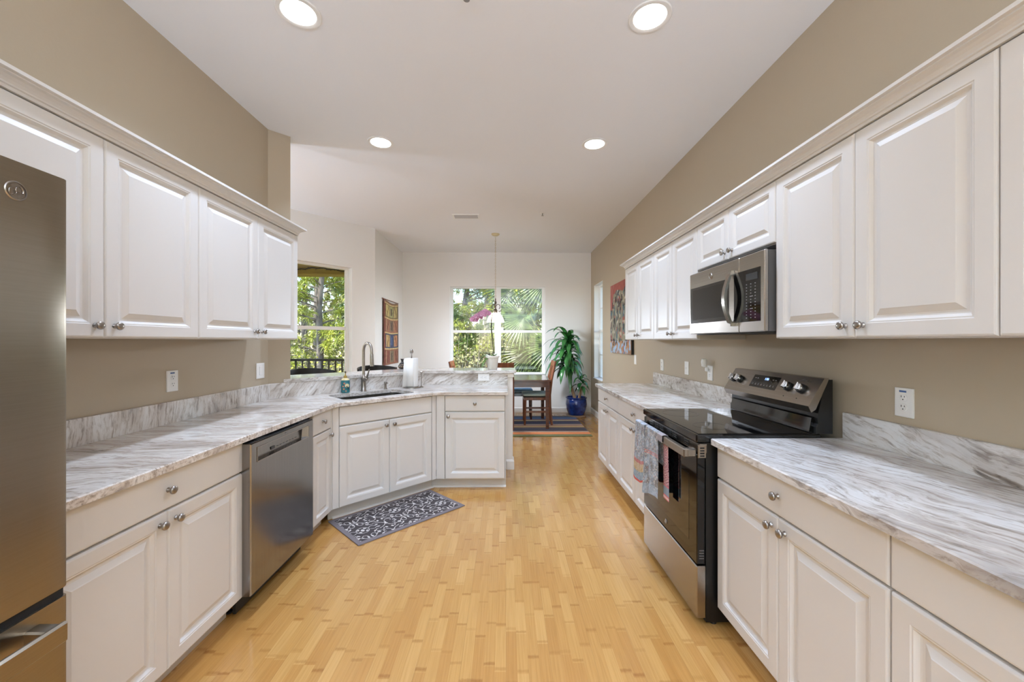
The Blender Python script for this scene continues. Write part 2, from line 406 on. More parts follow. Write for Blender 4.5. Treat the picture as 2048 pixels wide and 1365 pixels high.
def grid(name, m, nu, nv, pos, colors, parent=None, smooth=True, thick=0):
    """sheet of nu x nv faces; pos(u, v) arrays -> xyz; colors (nv, nu, 3)"""
    u, v = np.meshgrid(np.linspace(0, 1, nu + 1), np.linspace(0, 1, nv + 1)); X, Y, Z = pos(u, v)
    vs = np.stack([np.broadcast_to(X, u.shape), np.broadcast_to(Y, u.shape), np.broadcast_to(Z, u.shape)], -1).reshape(-1, 3)
    i = np.arange(nv)[:, None] * (nu + 1) + np.arange(nu)[None, :]
    fs = np.stack([i, i + 1, i + nu + 2, i + nu + 1], -1).reshape(-1, 4)
    cc = np.asarray(colors, float).reshape(-1, 3)
    if thick:   # closed back and edges so the sheet has thickness
        me0 = bpy.data.meshes.new('t'); me0.from_pydata(vs.tolist(), [], fs.tolist()); me0.update()
        nn = np.array([q.vector[:] for q in me0.vertex_normals]); bpy.data.meshes.remove(me0)
        N = len(vs); back = vs - nn * thick; bf = fs[:, ::-1] + N
        ring = list(range(0, nu + 1)) + [k * (nu + 1) + nu for k in range(1, nv + 1)] + [nv * (nu + 1) + k for k in range(nu - 1, -1, -1)] + [k * (nu + 1) for k in range(nv - 1, 0, -1)]
        ef = [(a, a + N, b + N, b) for a, b in zip(ring, ring[1:] + ring[:1])]
        ring_col = []
        for a in ring:
            r_, c_ = divmod(a, nu + 1); ring_col.append(cc[min(r_, nv - 1) * nu + min(c_, nu - 1)])
        vs = np.concatenate([vs, back]); fs = np.concatenate([fs, bf, np.array(ef)]); cc = np.concatenate([cc, cc, np.array(ring_col)])
    me = bpy.data.meshes.new(name); me.from_pydata(vs.tolist(), [], fs.tolist()); me.update()
    ca = me.color_attributes.new('Col', 'FLOAT_COLOR', 'CORNER')
    ca.data.foreach_set('color', np.repeat(np.concatenate([cc, np.ones((len(cc), 1))], 1), 4, axis=0).ravel())
    if smooth: me.polygons.foreach_set('use_smooth', [True] * len(me.polygons)); me.set_sharp_from_angle(angle=R(50))
    me.materials.append(MATS[m])
    o = bpy.data.objects.new(name, me); col.objects.link(o)
    if parent is not None: o.parent = parent
    return o
def text_mesh(name, s, size, m, M, parent, depth=.0004):
    cu = bpy.data.curves.new('t', 'FONT'); cu.body = s; cu.size = size; cu.extrude = depth; cu.align_x = 'CENTER'; cu.align_y = 'CENTER'
    t = bpy.data.objects.new('t', cu); col.objects.link(t)
    me = bpy.data.meshes.new_from_object(t.evaluated_get(bpy.context.evaluated_depsgraph_get())); bpy.data.objects.remove(t)
    me.name = name; me.transform(M); me.materials.clear(); me.materials.append(MATS[m])
    o = bpy.data.objects.new(name, me); col.objects.link(o); o.parent = parent; return o

# ------------------------------------------------------------------ room shell
T = .12
def wall_seg(name, m, p, q, z0=0, z1=CEIL, th=T, openings=()):
    """wall whose inner face runs from p to q; the thickness lies to the left of p->q"""
    p = Vector(p); q = Vector(q); d = (q - p); L = d.length; d.normalize()
    M = Matrix.Translation((p.x, p.y, 0)) @ Matrix.Rotation(math.atan2(d.y, d.x), 4, 'Z')
    b = MB(); x = 0
    for a, c, lo, hi in sorted(openings):
        if a > x: b.box(x, 0, z0, a, th, z1, M=M)
        b.box(a, 0, z0, c, th, lo, M=M); b.box(a, 0, hi, c, th, z1, M=M); x = c
    b.box(x, 0, z0, L, th, z1, M=M)
    return struct(b.build(name, m, smooth=0)), M
fl = MB().box(-7.3, -2.9, -.12, 1.8, 7.78, 0).build('floor', 'bamboo_floor', smooth=0); struct(fl)
struct(MB().box(-7.3, -2.9, CEIL, 1.8, 7.78, CEIL + .15).build('ceiling', 'ceiling_white', smooth=0))
wall_seg('wall_left', 'wall_taupe', (XL, -2.9), (XL, 3.205))
# wing of the left wall turned forty-five degrees towards the opening, with a painted jamb
wing = MB().prism([(XL, 3.205), (-1.775, 3.32), (-1.875, 3.42), (XL - T, 3.30), (XL - T, 3.205)], 0, CEIL).build('wall_wing', 'wall_taupe', smooth=0); struct(wing)
WIN_F = (-1.07, .75, .72, 2.40); WIN_R = (6.68, 7.33, .675, 2.375)
# going round clockwise seen from above keeps the thickness outside
wall_seg('wall_back', 'wall_white', (-1.96, YF), (XR, YF), th=.16, openings=[(WIN_F[0] + 1.96, WIN_F[1] + 1.96, WIN_F[2], WIN_F[3])])
wall_seg('wall_right', 'wall_taupe', (XR, YF + .16), (XR, -2.9), th=.16, openings=[(YF + .16 - WIN_R[1], YF + .16 - WIN_R[0], WIN_R[2], WIN_R[3])])
ANG_R = Vector((-1.96, 6.02)); ANG_D = Vector((-.655, -.7556)).normalized()
ANG_L = ANG_R + ANG_D * 2.35
WA = (.36, 1.52, .72, 2.41)      # window in the angled wall, measured from its right end
_, MA = wall_seg('wall_angled', 'wall_white', ANG_L, ANG_R, th=.14, openings=[(2.35 - WA[1], 2.35 - WA[0], WA[2], WA[3])])
wall_seg('wall_nook', 'wall_white', ANG_R, (-1.96, YF + .16), th=.14)
# unseen living room added on the left; its big glass door brings daylight in
wall_seg('wall_living', 'wall_white', (-7.2, .2), (-7.2, 4.24), th=.1, openings=[(.25, 3.85, .02, 2.7)])
wall_seg('wall_side', 'wall_white', (-7.3, 4.24), (-3.5, 4.24), th=.14)
wall_seg('wall_entry', 'wall_white', (XL - T, .2), (-7.3, .2), th=.12)
rd2 = bpy.data.objects.new('added_door_2', None); col.objects.link(rd2); struct(rd2)  # added glass door, unseen, for fill daylight
_b = MB()
for (a, c, z0, z1) in ((.45, 4.05, .02, .07), (.45, 4.05, 2.65, 2.70), (.45, .50, .07, 2.65), (4.0, 4.05, .07, 2.65), (2.21, 2.29, .07, 2.65)): _b.box(-7.27, a, z0, -7.21, c, z1)
_b.build('door_frame', 'trim_white', rd2, smooth=0)
MB().box(-7.242, .50, .07, -7.238, 4.0, 2.65).build('door_pane', 'window_glass', rd2, smooth=0)
wall_seg('wall_front', 'wall_taupe', (1.75, -2.75), (-2.0, -2.75), th=.12, openings=[(.35, 3.35, .02, 2.62)])
rd = bpy.data.objects.new('added_door_1', None); col.objects.link(rd); struct(rd)   # unseen sliding glass door added behind the camera for fill daylight
# half wall behind the sink and the peninsula
hw = [(-1.80, 3.297), (-.862, 4.235), (.072, 4.235), (.072, 4.355), (-.912, 4.355), (-1.885, 3.382)]
struct(MB().prism(hw, 0, BAR - .03).build('wall_half', 'wall_white', smooth=0))

def baseboard(name, path, h=.10):
    prof = [(0, 0), (.014, 0), (.014, h - .02), (.006, h - .004), (0, h)]
    struct(MB().sweep(prof, path).build(name, 'trim_white', smooth=0))
baseboard('baseboard_back', [(-1.96, YF, 0, -1), (XR, YF, 0, -1)])
baseboard('baseboard_right', [(XR, 4.33, -1, 0), (XR, YF, -1, 0)])
baseboard('baseboard_nook', [(-1.96, 6.1, 1, 0), (-1.96, YF, 1, 0)])
baseboard('baseboard_half', [(.004, 4.235, 0, -1), (.072, 4.235, 1, -1), (.072, 4.355, 1, 1), (-.8, 4.355, 0, 1)], .105)
# small cap moulding under the bar at the end of the half wall
struct(MB().box(.006, 4.222, BAR - .075, .085, 4.368, BAR - .0305, .006).build('trim_1', 'trim_white', smooth=0))

# ------------------------------------------------------------------ windows (structure)
RDX = (-1.60, 1.40)
def window(name, M, x0, x1, z0, z1, depth, units=1, sill=True, rail=None, grid_mid=False):
    """M maps local x along wall, local y outwards, z up"""
    root = bpy.data.objects.new(name, None); col.objects.link(root); struct(root)
    fr = MB(); w_ = .035; y0 = depth * .55; y1 = depth * .92
    fr.box(x0, y0, z0, x1, y1, z0 + w_, M=M); fr.box(x0, y0, z1 - w_, x1, y1, z1, M=M)
    fr.box(x0, y0, z0 + w_, x0 + w_, y1, z1 - w_, M=M); fr.box(x1 - w_, y0, z0 + w_, x1, y1, z1 - w_, M=M)
    o = fr.build('window_frame', 'trim_white', root, smooth=0)
    us = [(x0 + (x1 - x0) * i / units, x0 + (x1 - x0) * (i + 1) / units) for i in range(units)]
    for i in range(1, units):
        x = us[i][0]; MB().box(x - .04, y0 - .01, z0, x + .04, y1, z1, M=M).build('mullion', 'trim_white', root, smooth=0)
    mz = rail if rail else (z0 + z1) / 2
    for a, b in us:
        a += w_ if a == x0 else .04; b -= w_ if b == x1 else .04
        sa = MB(); s_ = .022
        sa.box(a, y0 + .012, mz - .022, b, y1 - .01, mz + .026, M=M)
        for (lo, hi) in ((z0 + w_, mz - .022), (mz + .026, z1 - w_)):
            sa.box(a, y0 + .015, lo, a + s_, y1 - .012, hi, M=M); sa.box(b - s_, y0 + .015, lo, b, y1 - .012, hi, M=M)
        if grid_mid:
            for zz in (z0 + (mz - z0) / 2, mz + (z1 - mz) / 2): sa.box(a, y0 + .02, zz - .009, b, y1 - .02, zz + .009, M=M)
        sa.build('sash', 'trim_white', root, smooth=0)
        MB().box(a, (y0 + y1) / 2 - .002, z0 + w_, b, (y0 + y1) / 2 + .002, z1 - w_, M=M).build('window_pane', 'window_glass', root, smooth=0)
    if sill: MB().box(x0 - .0, -.02, z0 - .0, x1 + .0, y0, z0 + .018, .004, M=M).build('window_sill', 'trim_white', root, smooth=0)
    rv = MB()
    rv.box(x0, .0, z1 - .006, x1, y0, z1, M=M); rv.box(x0, .0, z0 + .018, x0 + .006, y0, z1 - .006, M=M); rv.box(x1 - .006, .0, z0 + .018, x1, y0, z1 - .006, M=M)
    rv.build('reveal', 'trim_white', root, smooth=0)
    return root
MF = Matrix.Translation((0, YF, 0))
window('window_1', MF, WIN_F[0], WIN_F[1], WIN_F[2], WIN_F[3], .16, units=2, rail=1.54)
MR = Matrix.Translation((XR, YF + .16, 0)) @ Matrix.Rotation(R(-90), 4, 'Z')
window('window_2', MR, YF + .16 - WIN_R[1], YF + .16 - WIN_R[0], WIN_R[2], WIN_R[3], .16, rail=1.54, grid_mid=True)
_b = MB()
for (a, c, z0, z1) in ((-1.60, 1.40, .02, .07), (-1.60, 1.40, 2.57, 2.62), (-1.60, -1.55, .07, 2.57), (1.35, 1.40, .07, 2.57), (-.14, -.06, .07, 2.57)): _b.box(a, -2.86, z0, c, -2.80, z1)
_b.build('door_frame', 'trim_white', rd, smooth=0)
MB().box(-1.55, -2.832, .07, 1.35, -2.828, 2.57).build('door_pane', 'window_glass', rd, smooth=0)
window('window_3', MA, 2.35 - WA[1], 2.35 - WA[0], WA[2], WA[3], .14, rail=1.535)

# ------------------------------------------------------------------ cabinets
DOOR = [(0, .006), (.003, .0015), (.007, 0), (.050, 0), (.0535, .002), (.057, .002), (.066, .0105), (.070, .0115), (.077, .0115), (.096, .0035), (.0985, .002), (.102, .002)]
DOOR_S = [(0, .006), (.003, .0015), (.007, 0), (.043, 0), (.0465, .002), (.049, .002), (.057, .0105), (.060, .0115), (.066, .0115), (.082, .0035), (.0845, .002), (.088, .002)]
SLAB = [(0, .005), (.003, .001), (.007, 0)]
KNOB = [(.0095, 0), (.0095, .002), (.0062, .005), (.0055, .012), (.0085, .0145), (.0148, .018), (.0160, .0215), (.0150, .0255), (.0105, .0285), (.0045, .030), (0, .0302)]
def knob(parent, x, z): return MB().lathe(KNOB, 18, (x, 0, z), '-y').build('knob', 'nickel', parent, smooth=60)
def door(root, x0, x1, z0, z1, kn=None, small=False):
    d = MB().panel(x1 - x0, z1 - z0, DOOR_S if small else DOOR, .02, x0, z0).build('door', 'cabinet_white', root, smooth=0)
    if kn: knob(d, *kn)
    return d
def drawer(root, x0, x1, z0, z1, kn=None, name='drawer'):
    d = MB().panel(x1 - x0, z1 - z0, SLAB, .02, x0, z0).build(name, 'cabinet_white', root, smooth=0)
    if kn: knob(d, *kn)
    return d
G = .0025
def base_cab(label, loc, rz, w_, depth, doors=2, knobs='mid', name='base_cabinet', false_front=False, stile=(0, 0), group=None, dk=True, toe=True, kick_l=0, kick_r=0):
    r = thing(name, label, 'cabinet', loc, rz, group)
    s0, s1 = stile
    if false_front:   # open above, the sink basin hangs inside
        c = MB().box(0, .021, .092, w_, depth, .64).box(0, .021, .64, w_, .036, CT - CTH - .001).box(0, .036, .64, .018, depth, CT - CTH - .001).box(w_ - .018, .036, .64, w_, depth, CT - CTH - .001)
    else: c = MB().box(0, .021, .092, w_, depth, CT - CTH - .001)
    if s0: c.box(0, .001, .101, s0 - G, .021, .862, .002)
    if s1: c.box(w_ - s1 + G, .001, .101, w_, .021, .862, .002)
    c.build('carcass', 'cabinet_white', r, smooth=0)
    if toe: MB().box(kick_l, .085, 0, w_ - kick_r, .10, .0915).build('toe_kick', 'toe_kick', r, smooth=0)
    a, b = s0 + G, w_ - s1 - G
    drawer(r, a, b, .718, .860, None if false_front else ((a + b) / 2, .789), 'false_front' if false_front else 'drawer')
    if doors == 2:
        m = (a + b) / 2
        door(r, a, m - G / 2, .101, .709, (m - .036, .668)); door(r, m + G / 2, b, .101, .709, (m + .036, .668))
    else:
        kx = (b - .028) if knobs == 'right' else (a + .030)
        door(r, a, b, .101, .709, (kx, .672), small=w_ < .35)
    return r
def wall_cab(label, loc, rz, splits, z0=UZ0, z1=UZ1, depth=.33, group=None, knobs=True):
    r = thing('wall_cabinet', label, 'cabinet', loc, rz, group)
    w_ = splits[-1]
    MB().box(0, .021, 0, w_, depth, z1 - z0).build('carcass', 'cabinet_white', r, smooth=0)
    for i, (a, b) in enumerate(zip(splits, splits[1:])):
        a += G / 2; b -= G / 2
        kx = b - .036 if i % 2 == 0 else a + .036
        door(r, a, b, .003, z1 - z0 - .003, (kx, .048) if knobs else None, small=(z1 - z0) < .5)
    return r
LR = R(90); RR = R(-90)
# left run
base_cab('white two door base cabinet between the refrigerator and the dishwasher', (XBL, 1.108, 0), LR, .878, .59)
base_cab('narrow white base cabinet with one drawer between dishwasher and corner sink cabinet', (XBL, 2.695, 0), LR, .30, .59, doors=1, knobs='right', stile=(0, .018), kick_r=0)
A = Vector((-1.29, 2.995)); Bc = Vector((-.635, YP)); SW = (Bc - A).length
base_cab('white diagonal sink cabinet with plain false front and two doors', (A.x, A.y, 0), R(45), SW, .56, name='sink_cabinet', false_front=True, stile=(.05, .045), kick_r=-.008)
base_cab('white peninsula cabinet with one drawer over one door, beside the walkway', (Bc.x, Bc.y, 0), 0, .634, .56, doors=1, knobs='left', stile=(.078, .008), kick_l=-.062)
# quarter-round shoe along the corner and peninsula toe kicks
sp = [(0, 0), (.016, 0), (.014, .008), (.008, .014), (0, .016)]
kk = .085 * S2
struct(MB().sweep(sp, [(A.x - kk + .02, A.y + kk + .02, S2, -S2), (Bc.x - .0352, Bc.y + .085, .414, -1), (0, YP + .085, 0, -1)]).build('trim_2', 'trim_white', smooth=0))
# right run: local x runs from far to near
base_cab('white two door base cabinet at the far end of the right counter, by the plant', (XBR, 4.314, 0), RR, .777, .60)
base_cab('white two door base cabinet just past the stove on the right', (XBR, 3.535, 0), RR, .905, .60)
base_cab('white two door base cabinet just in front of the stove on the right', (XBR, 1.876, 0), RR, .85, .60)
base_cab('white base cabinet nearest the camera on the right, cut off by the photo edge', (XBR, 1.025, 0), RR, .86, .60)
# wall cabinets
wall_cab('white two door wall cabinet on the left, next to the refrigerator', (XUL, 1.082, UZ0), LR, [0, .464, .930])
wall_cab('white two door wall cabinet on the left, at the end by the opening', (XUL, 2.013, UZ0), LR, [0, .477, .947])
wall_cab('white wall cabinet at the far end of the right wall, beside the painting', (XUR, 4.297, UZ0), RR, [0, .415, .836])
wall_cab('white wall cabinet on the right wall between the farthest one and the microwave', (XUR, 3.46, UZ0), RR, [0, .38, .787])
wall_cab('short white wall cabinet above the microwave', (XUR, 2.672, 1.828), RR, [0, .379, .782], z0=1.828)
wall_cab('large white two door wall cabinet on the right, just in front of the microwave', (XUR, 1.889, UZ0), RR, [0, .431, .862])
wall_cab('white wall cabinet nearest the camera on the right, mostly outside the photo', (XUR, 1.026, UZ0), RR, [0, .45, .90])
# crown mouldings
cr = [(-.02, UZ1 + .0005), (.003, UZ1 + .0005), (.003, UZ1 + .011), (.008, UZ1 + .0135), (.008, UZ1 + .019), (.014, UZ1 + .027), (.024, UZ1 + .034), (.034, UZ1 + .0375), (.034, UZ1 + .042), (.045, UZ1 + .0445), (.045, UZ1 + .056), (-.02, UZ1 + .056)]
struct(MB().sweep(cr, [(XUL, 1.082, 1, 0), (XUL, 2.958, 1, 1), (XL + .001, 2.958, 0, 1)]).build('trim_3', 'cabinet_white', smooth=0))
struct(MB().sweep(cr, [(XUR, .13, -1, 0), (XUR, 4.297, -1, 1), (XR - .001, 4.297, 0, 1)]).build('trim_4', 'cabinet_white', smooth=0))

# ------------------------------------------------------------------ counters
def eased(name, outer, z1, th, m, holes=(), e=.004, loc=None):
    """slab with a small eased top edge; outer listed counter-clockwise"""
    def inset(L, d):
        out = []; n = len(L)
        for i in range(n):
            p0, p1, p2 = Vector(L[i - 1]), Vector(L[i]), Vector(L[(i + 1) % n])
            a = (p1 - p0).normalized(); b = (p2 - p1).normalized()
            na = Vector((-a.y, a.x)); nb = Vector((-b.y, b.x)); k = 1 + na.dot(nb)
            out.append(tuple(p1 + (na + nb) * (d / max(k, .2))))
        return out
    b = MB(); hs = [list(h) for h in holes]; inn = inset(list(outer), e)
    b.prism(list(outer), z1 - th, z1 - e, hs)
    # replace top: bevel ring then top face
    n = len(outer)
    loops = [inn] + hs; flat = [p for L in loops for p in L]
    tris = tessellate_polygon([[Vector((p[0], p[1], 0)) for p in L] for L in loops])
    b.add([(p[0], p[1], z1) for p in flat], [tuple(t) for t in tris])
    b.add([(p[0], p[1], z1 - e) for p in outer] + [(p[0], p[1], z1) for p in inn], [(i, (i + 1) % n, n + (i + 1) % n, n + i) for i in range(n)])
    for h in hs:
        k = len(h); b.add([(p[0], p[1], z1 - e) for p in h] + [(p[0], p[1], z1) for p in h], [(i, (i + 1) % k, k + (i + 1) % k, k + i) for i in range(k)])
    o = b.build(name, m, smooth=0); return o
def fr45(t, off): return (A.x + S2 * t - S2 * off, A.y + S2 * t + S2 * off)   # along the sink front, off = distance behind the door face
def rrect(t0, t1, o0, o1, r=.05, k=5):
    pts = []
    for cx_, cy_, a0 in ((t1 - r, o1 - r, 0), (t0 + r, o1 - r, 90), (t0 + r, o0 + r, 180), (t1 - r, o0 + r, 270)):
        for i in range(k + 1):
            a = R(a0 + 90 * i / k); pts.append((cx_ + r * math.cos(a), cy_ + r * math.sin(a)))
    return pts
OV = .026
sink_t = (.13, .77); sink_o = (.085, .455)
hole = [fr45(t, o) for t, o in rrect(*sink_t, *sink_o)]
k1 = A.y - OV * math.tan(R(22.5)); k2 = Bc.x - .0 + OV * math.tan(R(22.5))
CE = XBL + OV
left_ct = [(CE, 1.062), (CE, k1 - .03), (CE + .008, k1 + .012)]
left_ct = [(CE, 1.062), (CE, k1 - .028), (CE + .006, k1 - .006), (CE + .02, k1 + .02), (k2 - .02, YP - OV - .02), (k2 + .006, YP - OV - .006), (k2 + .03, YP - OV), (.018, YP - OV), (.018, 4.234), (-.863, 4.234), (XL + .001, 3.2065), (XL + .001, 1.062)]
tag(eased('countertop', left_ct, CT, CTH, 'granite_left', [hole]), 'streaked white and taupe granite countertop on the left, holding the corner sink', 'countertop')
def splash(name, path, m, label, z0=CT + .0005, z1=1.018, th=.019):
    prof = [(0, z0), (th, z0), (th, z1 - .003), (th - .003, z1), (0, z1)]
    tag(MB().sweep(prof, path).build(name, m, smooth=0), label, 'backsplash')
splash('backsplash', [(XL + .0005, 1.062, 1, 0), (XL + .0005, 3.205, 1, -.414)], 'granite_splash_left', 'long granite backsplash strip on the left wall below the white outlet')
splash('backsplash', [(XL + .0008, 3.2065, 1, -.414), (-.8625, 4.2345, .414, -1)], 'granite_splash_sink', 'diagonal granite backsplash behind the sink, under the raised bar')
splash('backsplash', [(-.8618, 4.2345, .414, -1), (.017, 4.2345, 0, -1)], 'granite_splash_end', 'short granite backsplash behind the peninsula counter, holding the sideways outlet')
OFB = .035
bar = [(-1.82 + .02, 3.297 - .03), (-.862 + .0145, 4.235 - OFB), (.107, 4.235 - OFB), (.107, 4.65), (-1.0, 4.65), (-2.06, 3.58), (-1.90, 3.42), (-1.868, 3.423), (-1.766, 3.32)]
tag(eased('breakfast_bar', bar, BAR, .0295, 'granite_bar'), 'raised granite bar ledge behind the sink and peninsula', 'countertop')
RC = XBR - OV
tag(eased('countertop', [(RC, 2.632), (XR - .001, 2.632), (XR - .001, 4.34), (RC, 4.34)], CT, CTH, 'granite_far'), 'pale glossy granite countertop past the stove on the right', 'countertop')
tag(eased('countertop', [(RC, .10), (XR - .001, .10), (XR - .001, 1.879), (RC, 1.879)], CT, CTH, 'granite_right'), 'white and grey veined granite countertop nearest the camera on the right', 'countertop')
splash('backsplash', [(XR - .0005, 2.632, -1, 0), (XR - .0005, 4.33, -1, 0)], 'granite_far', 'pale granite backsplash on the right wall past the stove')
splash('backsplash', [(XR - .0005, .10, -1, 0), (XR - .0005, 1.879, -1, 0)], 'granite_splash_right', 'grey banded granite backsplash on the right, nearest the camera')

# ------------------------------------------------------------------ sink, faucet and things on the left counter
sk_ = thing('kitchen_sink', 'stainless undermount sink set in the corner countertop', 'sink')
sk_.location = (*fr45(sum(sink_t) / 2, sum(sink_o) / 2), CT); sk_.rotation_euler = (0, 0, R(45))
hw_ = (sink_t[1] - sink_t[0]) / 2; hd_ = (sink_o[1] - sink_o[0]) / 2
prof_l = []
rings = [(.004, -CTH - .0005), (.004, -CTH - .004), (-.004, -CTH - .006), (-.010, -.20), (-.03, -.215)]
b = MB(); base_n = None
vs = []; fs = []
for g, z in rings:
    L = rrect(-hw_ - g, hw_ + g, -hd_ - g, hd_ + g, .05); base_n = len(L); vs += [(p[0], p[1], z) for p in L]
for k in range(len(rings) - 1):
    for i in range(base_n):
        j = (i + 1) % base_n; fs.append((k * base_n + i, k * base_n + j, (k + 1) * base_n + j, (k + 1) * base_n + i))
fs.append(tuple((len(rings) - 1) * base_n + i for i in range(base_n)))
b.add(vs, fs).build('basin', 'steel_sink_shaded', sk_, smooth=40)
MB().lathe([(.045, -.2145), (.045, -.211), (.03, -.211), (.02, -.2135), (0, -.2135)], 20).build('drain', 'chrome', sk_)

fx, fy = fr45(.48, .505)
f_ = thing('faucet', 'brushed nickel gooseneck kitchen faucet with side lever', 'faucet', (fx, fy, CT + .0005), R(-33))
MB().lathe([(.027, 0), (.027, .006), (.023, .012), (.0225, .10), (.024, .105), (.024, .135), (.017, .15)], 22).build('base', 'nickel', f_, smooth=50)
arc = [(0, 0, .14), (0, 0, .26)] + [(.056 - .056 * math.cos(R(a)), 0, .37 + .07 * math.sin(R(a))) for a in range(0, 181, 15)] + [(.113, 0, .34)]
MB().tube(arc, [.0135] * (len(arc) - 1) + [.0135], 14).build('neck', 'nickel', f_, smooth=60)
MB().tube([(.113, 0, .345), (.114, 0, .33), (.117, 0, .25), (.118, 0, .232)], [.015, .0165, .0175, .0165], 14).build('spray_head', 'nickel', f_, smooth=60)
lv = MB().lathe([(.019, 0), (.019, .03), (.014, .036)], 16, axis='x', M=Matrix.Translation((.012, 0, .115)) @ Matrix.Rotation(R(10), 4, 'Z'))
lv.tube([(.036, 0, .118), (.05, 0, .135), (.075, 0, .19), (.082, 0, .205)], [.010, .009, .006, .005], 10)
lv.build('lever', 'nickel', f_, smooth=50)

sx, sy = fr45(.695, .50)
sdp = thing('soap_dispenser', 'small brushed nickel soap pump set in counter right of faucet', 'soap dispenser', (sx, sy, CT + .0005), R(-45))
MB().lathe([(.019, 0), (.019, .004), (.013, .008), (.011, .03), (.012, .045), (.0145, .05), (.0145, .068), (.010, .072)], 18).build('base', 'nickel', sdp, smooth=50)
MB().tube([(0, 0, .062), (.03, 0, .066), (.045, 0, .058)], [.007, .006, .005], 10).build('spout', 'nickel', sdp, smooth=60)

bx_, by_ = fr45(.315, .51)
sb_ = thing('soap_bottle', 'teal patterned soap bottle with gold pump collar', 'bottle', (bx_, by_, CT + .0005), R(20))
MB().lathe([(.030, 0), (.036, .004), (.037, .012), (.037, .105), (.034, .112)], 24, M=Matrix.Diagonal((1, .72, 1, 1))).build('bottle_body', 'soap_teal', sb_, smooth=50)
MB().lathe([(.034, .112), (.030, .122), (.018, .13), (.015, .132)], 24, M=Matrix.Diagonal((1, .78, 1, 1))).build('shoulder', 'soap_cream', sb_, smooth=50)
MB().lathe([(.015, .132), (.0155, .15), (.006, .153), (.0045, .178), (.009, .18), (.009, .19), (0, .192)], 16).build('collar', 'soap_gold', sb_, smooth=50)
MB().tube([(0, 0, .186), (.0, -.03, .188), (0, -.042, .18)], [.006, .005, .004], 8).build('pump', 'black_plastic', sb_, smooth=60)
pm = MB()
for (px_, pz_, pr_) in ((-.012, .035, .007), (-.008, .085, .008), (.006, .018, .006), (-.018, .06, .006)): pm.lathe([(pr_, 0), (pr_, .0035), (pr_ * .5, .004), (0, .004)], 14, (px_, -.0255, pz_), '-y')
pm.build('blossom', 'soap_coral', sb_, smooth=40)
MB().lathe([(.018, 0), (.018, .004), (0, .0045)], 18, (.014, -.0235, .065), '-y').build('medallion', 'soap_cream', sb_, smooth=40)
bd = MB(); bd.tube([(.002, -.0285, .052), (.014, -.0285, .056), (.026, -.0265, .045)], [.002, .005, .002], 8); bd.build('bird', 'black_plastic', sb_, smooth=60)

ph = thing('paper_towel_holder', 'nickel upright paper towel stand beside the sink', 'holder', (-.93, 3.955, CT + .0005))
MB().lathe([(.082, 0), (.082, .006), (.076, .011), (.012, .013)], 32).build('base', 'nickel', ph, smooth=50)
MB().lathe([(.006, .012), (.006, .335), (.0135, .340), (.019, .355), (.0185, .366), (.012, .377), (0, .380)], 18).build('post', 'nickel', ph, smooth=60)
MB().tube([(.088, .035, 0), (.0885, .035, .012), (.089, .035, .15)], .0045, 10).lathe([(.010, .146), (.013, .153), (.006, .162), (0, .162)], 14, (.089, .035, 0)).lathe([(.02, 0), (.02, .005), (.004, .014)], 14, (.088, .035, 0)).build('tension_arm', 'nickel', ph, smooth=50)
pt = thing('paper_towel_roll', 'white paper towel roll on the nickel stand', 'paper towel', (-.93, 3.955, CT + .0145))
MB().lathe([(.021, 0), (.062, 0), (.063, .002), (.063, .276), (.062, .278), (.021, .278), (.021, 0)], 36, cap=False).build('roll', 'paper', pt, smooth=40)
fl_ = [(.063 * math.cos(R(a)), .063 * math.sin(R(a))) for a in range(-60, -130, -10)] + [(-.058, -.066), (-.072, -.072)]
sh = MB(); n_ = len(fl_)
sh.add([(x * 1.012, y * 1.012, .002) for x, y in fl_] + [(x * 1.012 - (0 if i < n_ - 2 else -.018), y * 1.012, .276) for i, (x, y) in enumerate(fl_)], [(i, i + 1, n_ + i + 1, n_ + i) for i in range(n_ - 1)])
so = sh.build('loose_sheet', 'paper', pt, smooth=60)
md = so.modifiers.new('thickness', 'SOLIDIFY'); md.thickness = .001; md.offset = 1

vz_ = thing('vase', 'small dark bottle vase with cut out dots on the bar ledge', 'vase', (-1.16, 4.49, BAR + .0005))
MB().lathe([(.026, 0), (.036, .004), (.046, .022), (.046, .032), (.030, .056), (.015, .070), (.0125, .085), (.0135, .098), (.022, .108), (.021, .109), (.011, .098), (0, .09)], 28).build('vase_body', 'vase_dark', vz_, smooth=60)
dt = MB()
for i in range(14):
    a = 2 * PI * i / 14
    for r_, z_, q in ((.0465, .024, .005), (.0385, .044, .004)): dt.lathe([(q, 0), (q, .001), (0, .0013)], 10, M=Matrix.Rotation(a + (.2 if z_ > .03 else 0), 4, 'Z') @ Matrix.Translation((0, -r_ + .001, z_)) @ Matrix.Rotation(R(90 if z_ < .03 else 55), 4, 'X'))
dt.build('dots', 'vase_dot', vz_, smooth=0)

# ------------------------------------------------------------------ refrigerator
FX = -1.121
fr_ = thing('refrigerator', 'stainless steel refrigerator with bottom freezer at the left edge', 'refrigerator', (FX, .149, 0), LR)
MB().box(.008, .085, .03, .892, .745, 1.745, .006).build('cabinet', 'grey_plastic', fr_, smooth=0)
def curved(b, x0, x1, z0, z1, y0, y1, bow=.010, r=.012, n=14):
    pts = []
    for i in range(n + 1):
        t = i / n; x = x0 + (x1 - x0) * t; y = y0 + bow * (2 * t - 1) ** 2
        pts.append((x, y))
    pts = [(x0, y0 + bow + r)] + [(x0 + r * .3, y0 + bow + r * .3)] + [(x0 + r, y0 + bow * .93)] + [p for p in pts if x0 + r < p[0] < x1 - r] + [(x1 - r, y0 + bow * .93), (x1 - r * .3, y0 + bow + r * .3), (x1, y0 + bow + r)] + [(x1, y1), (x0, y1)]
    b.prism(pts, z0, z1); return b
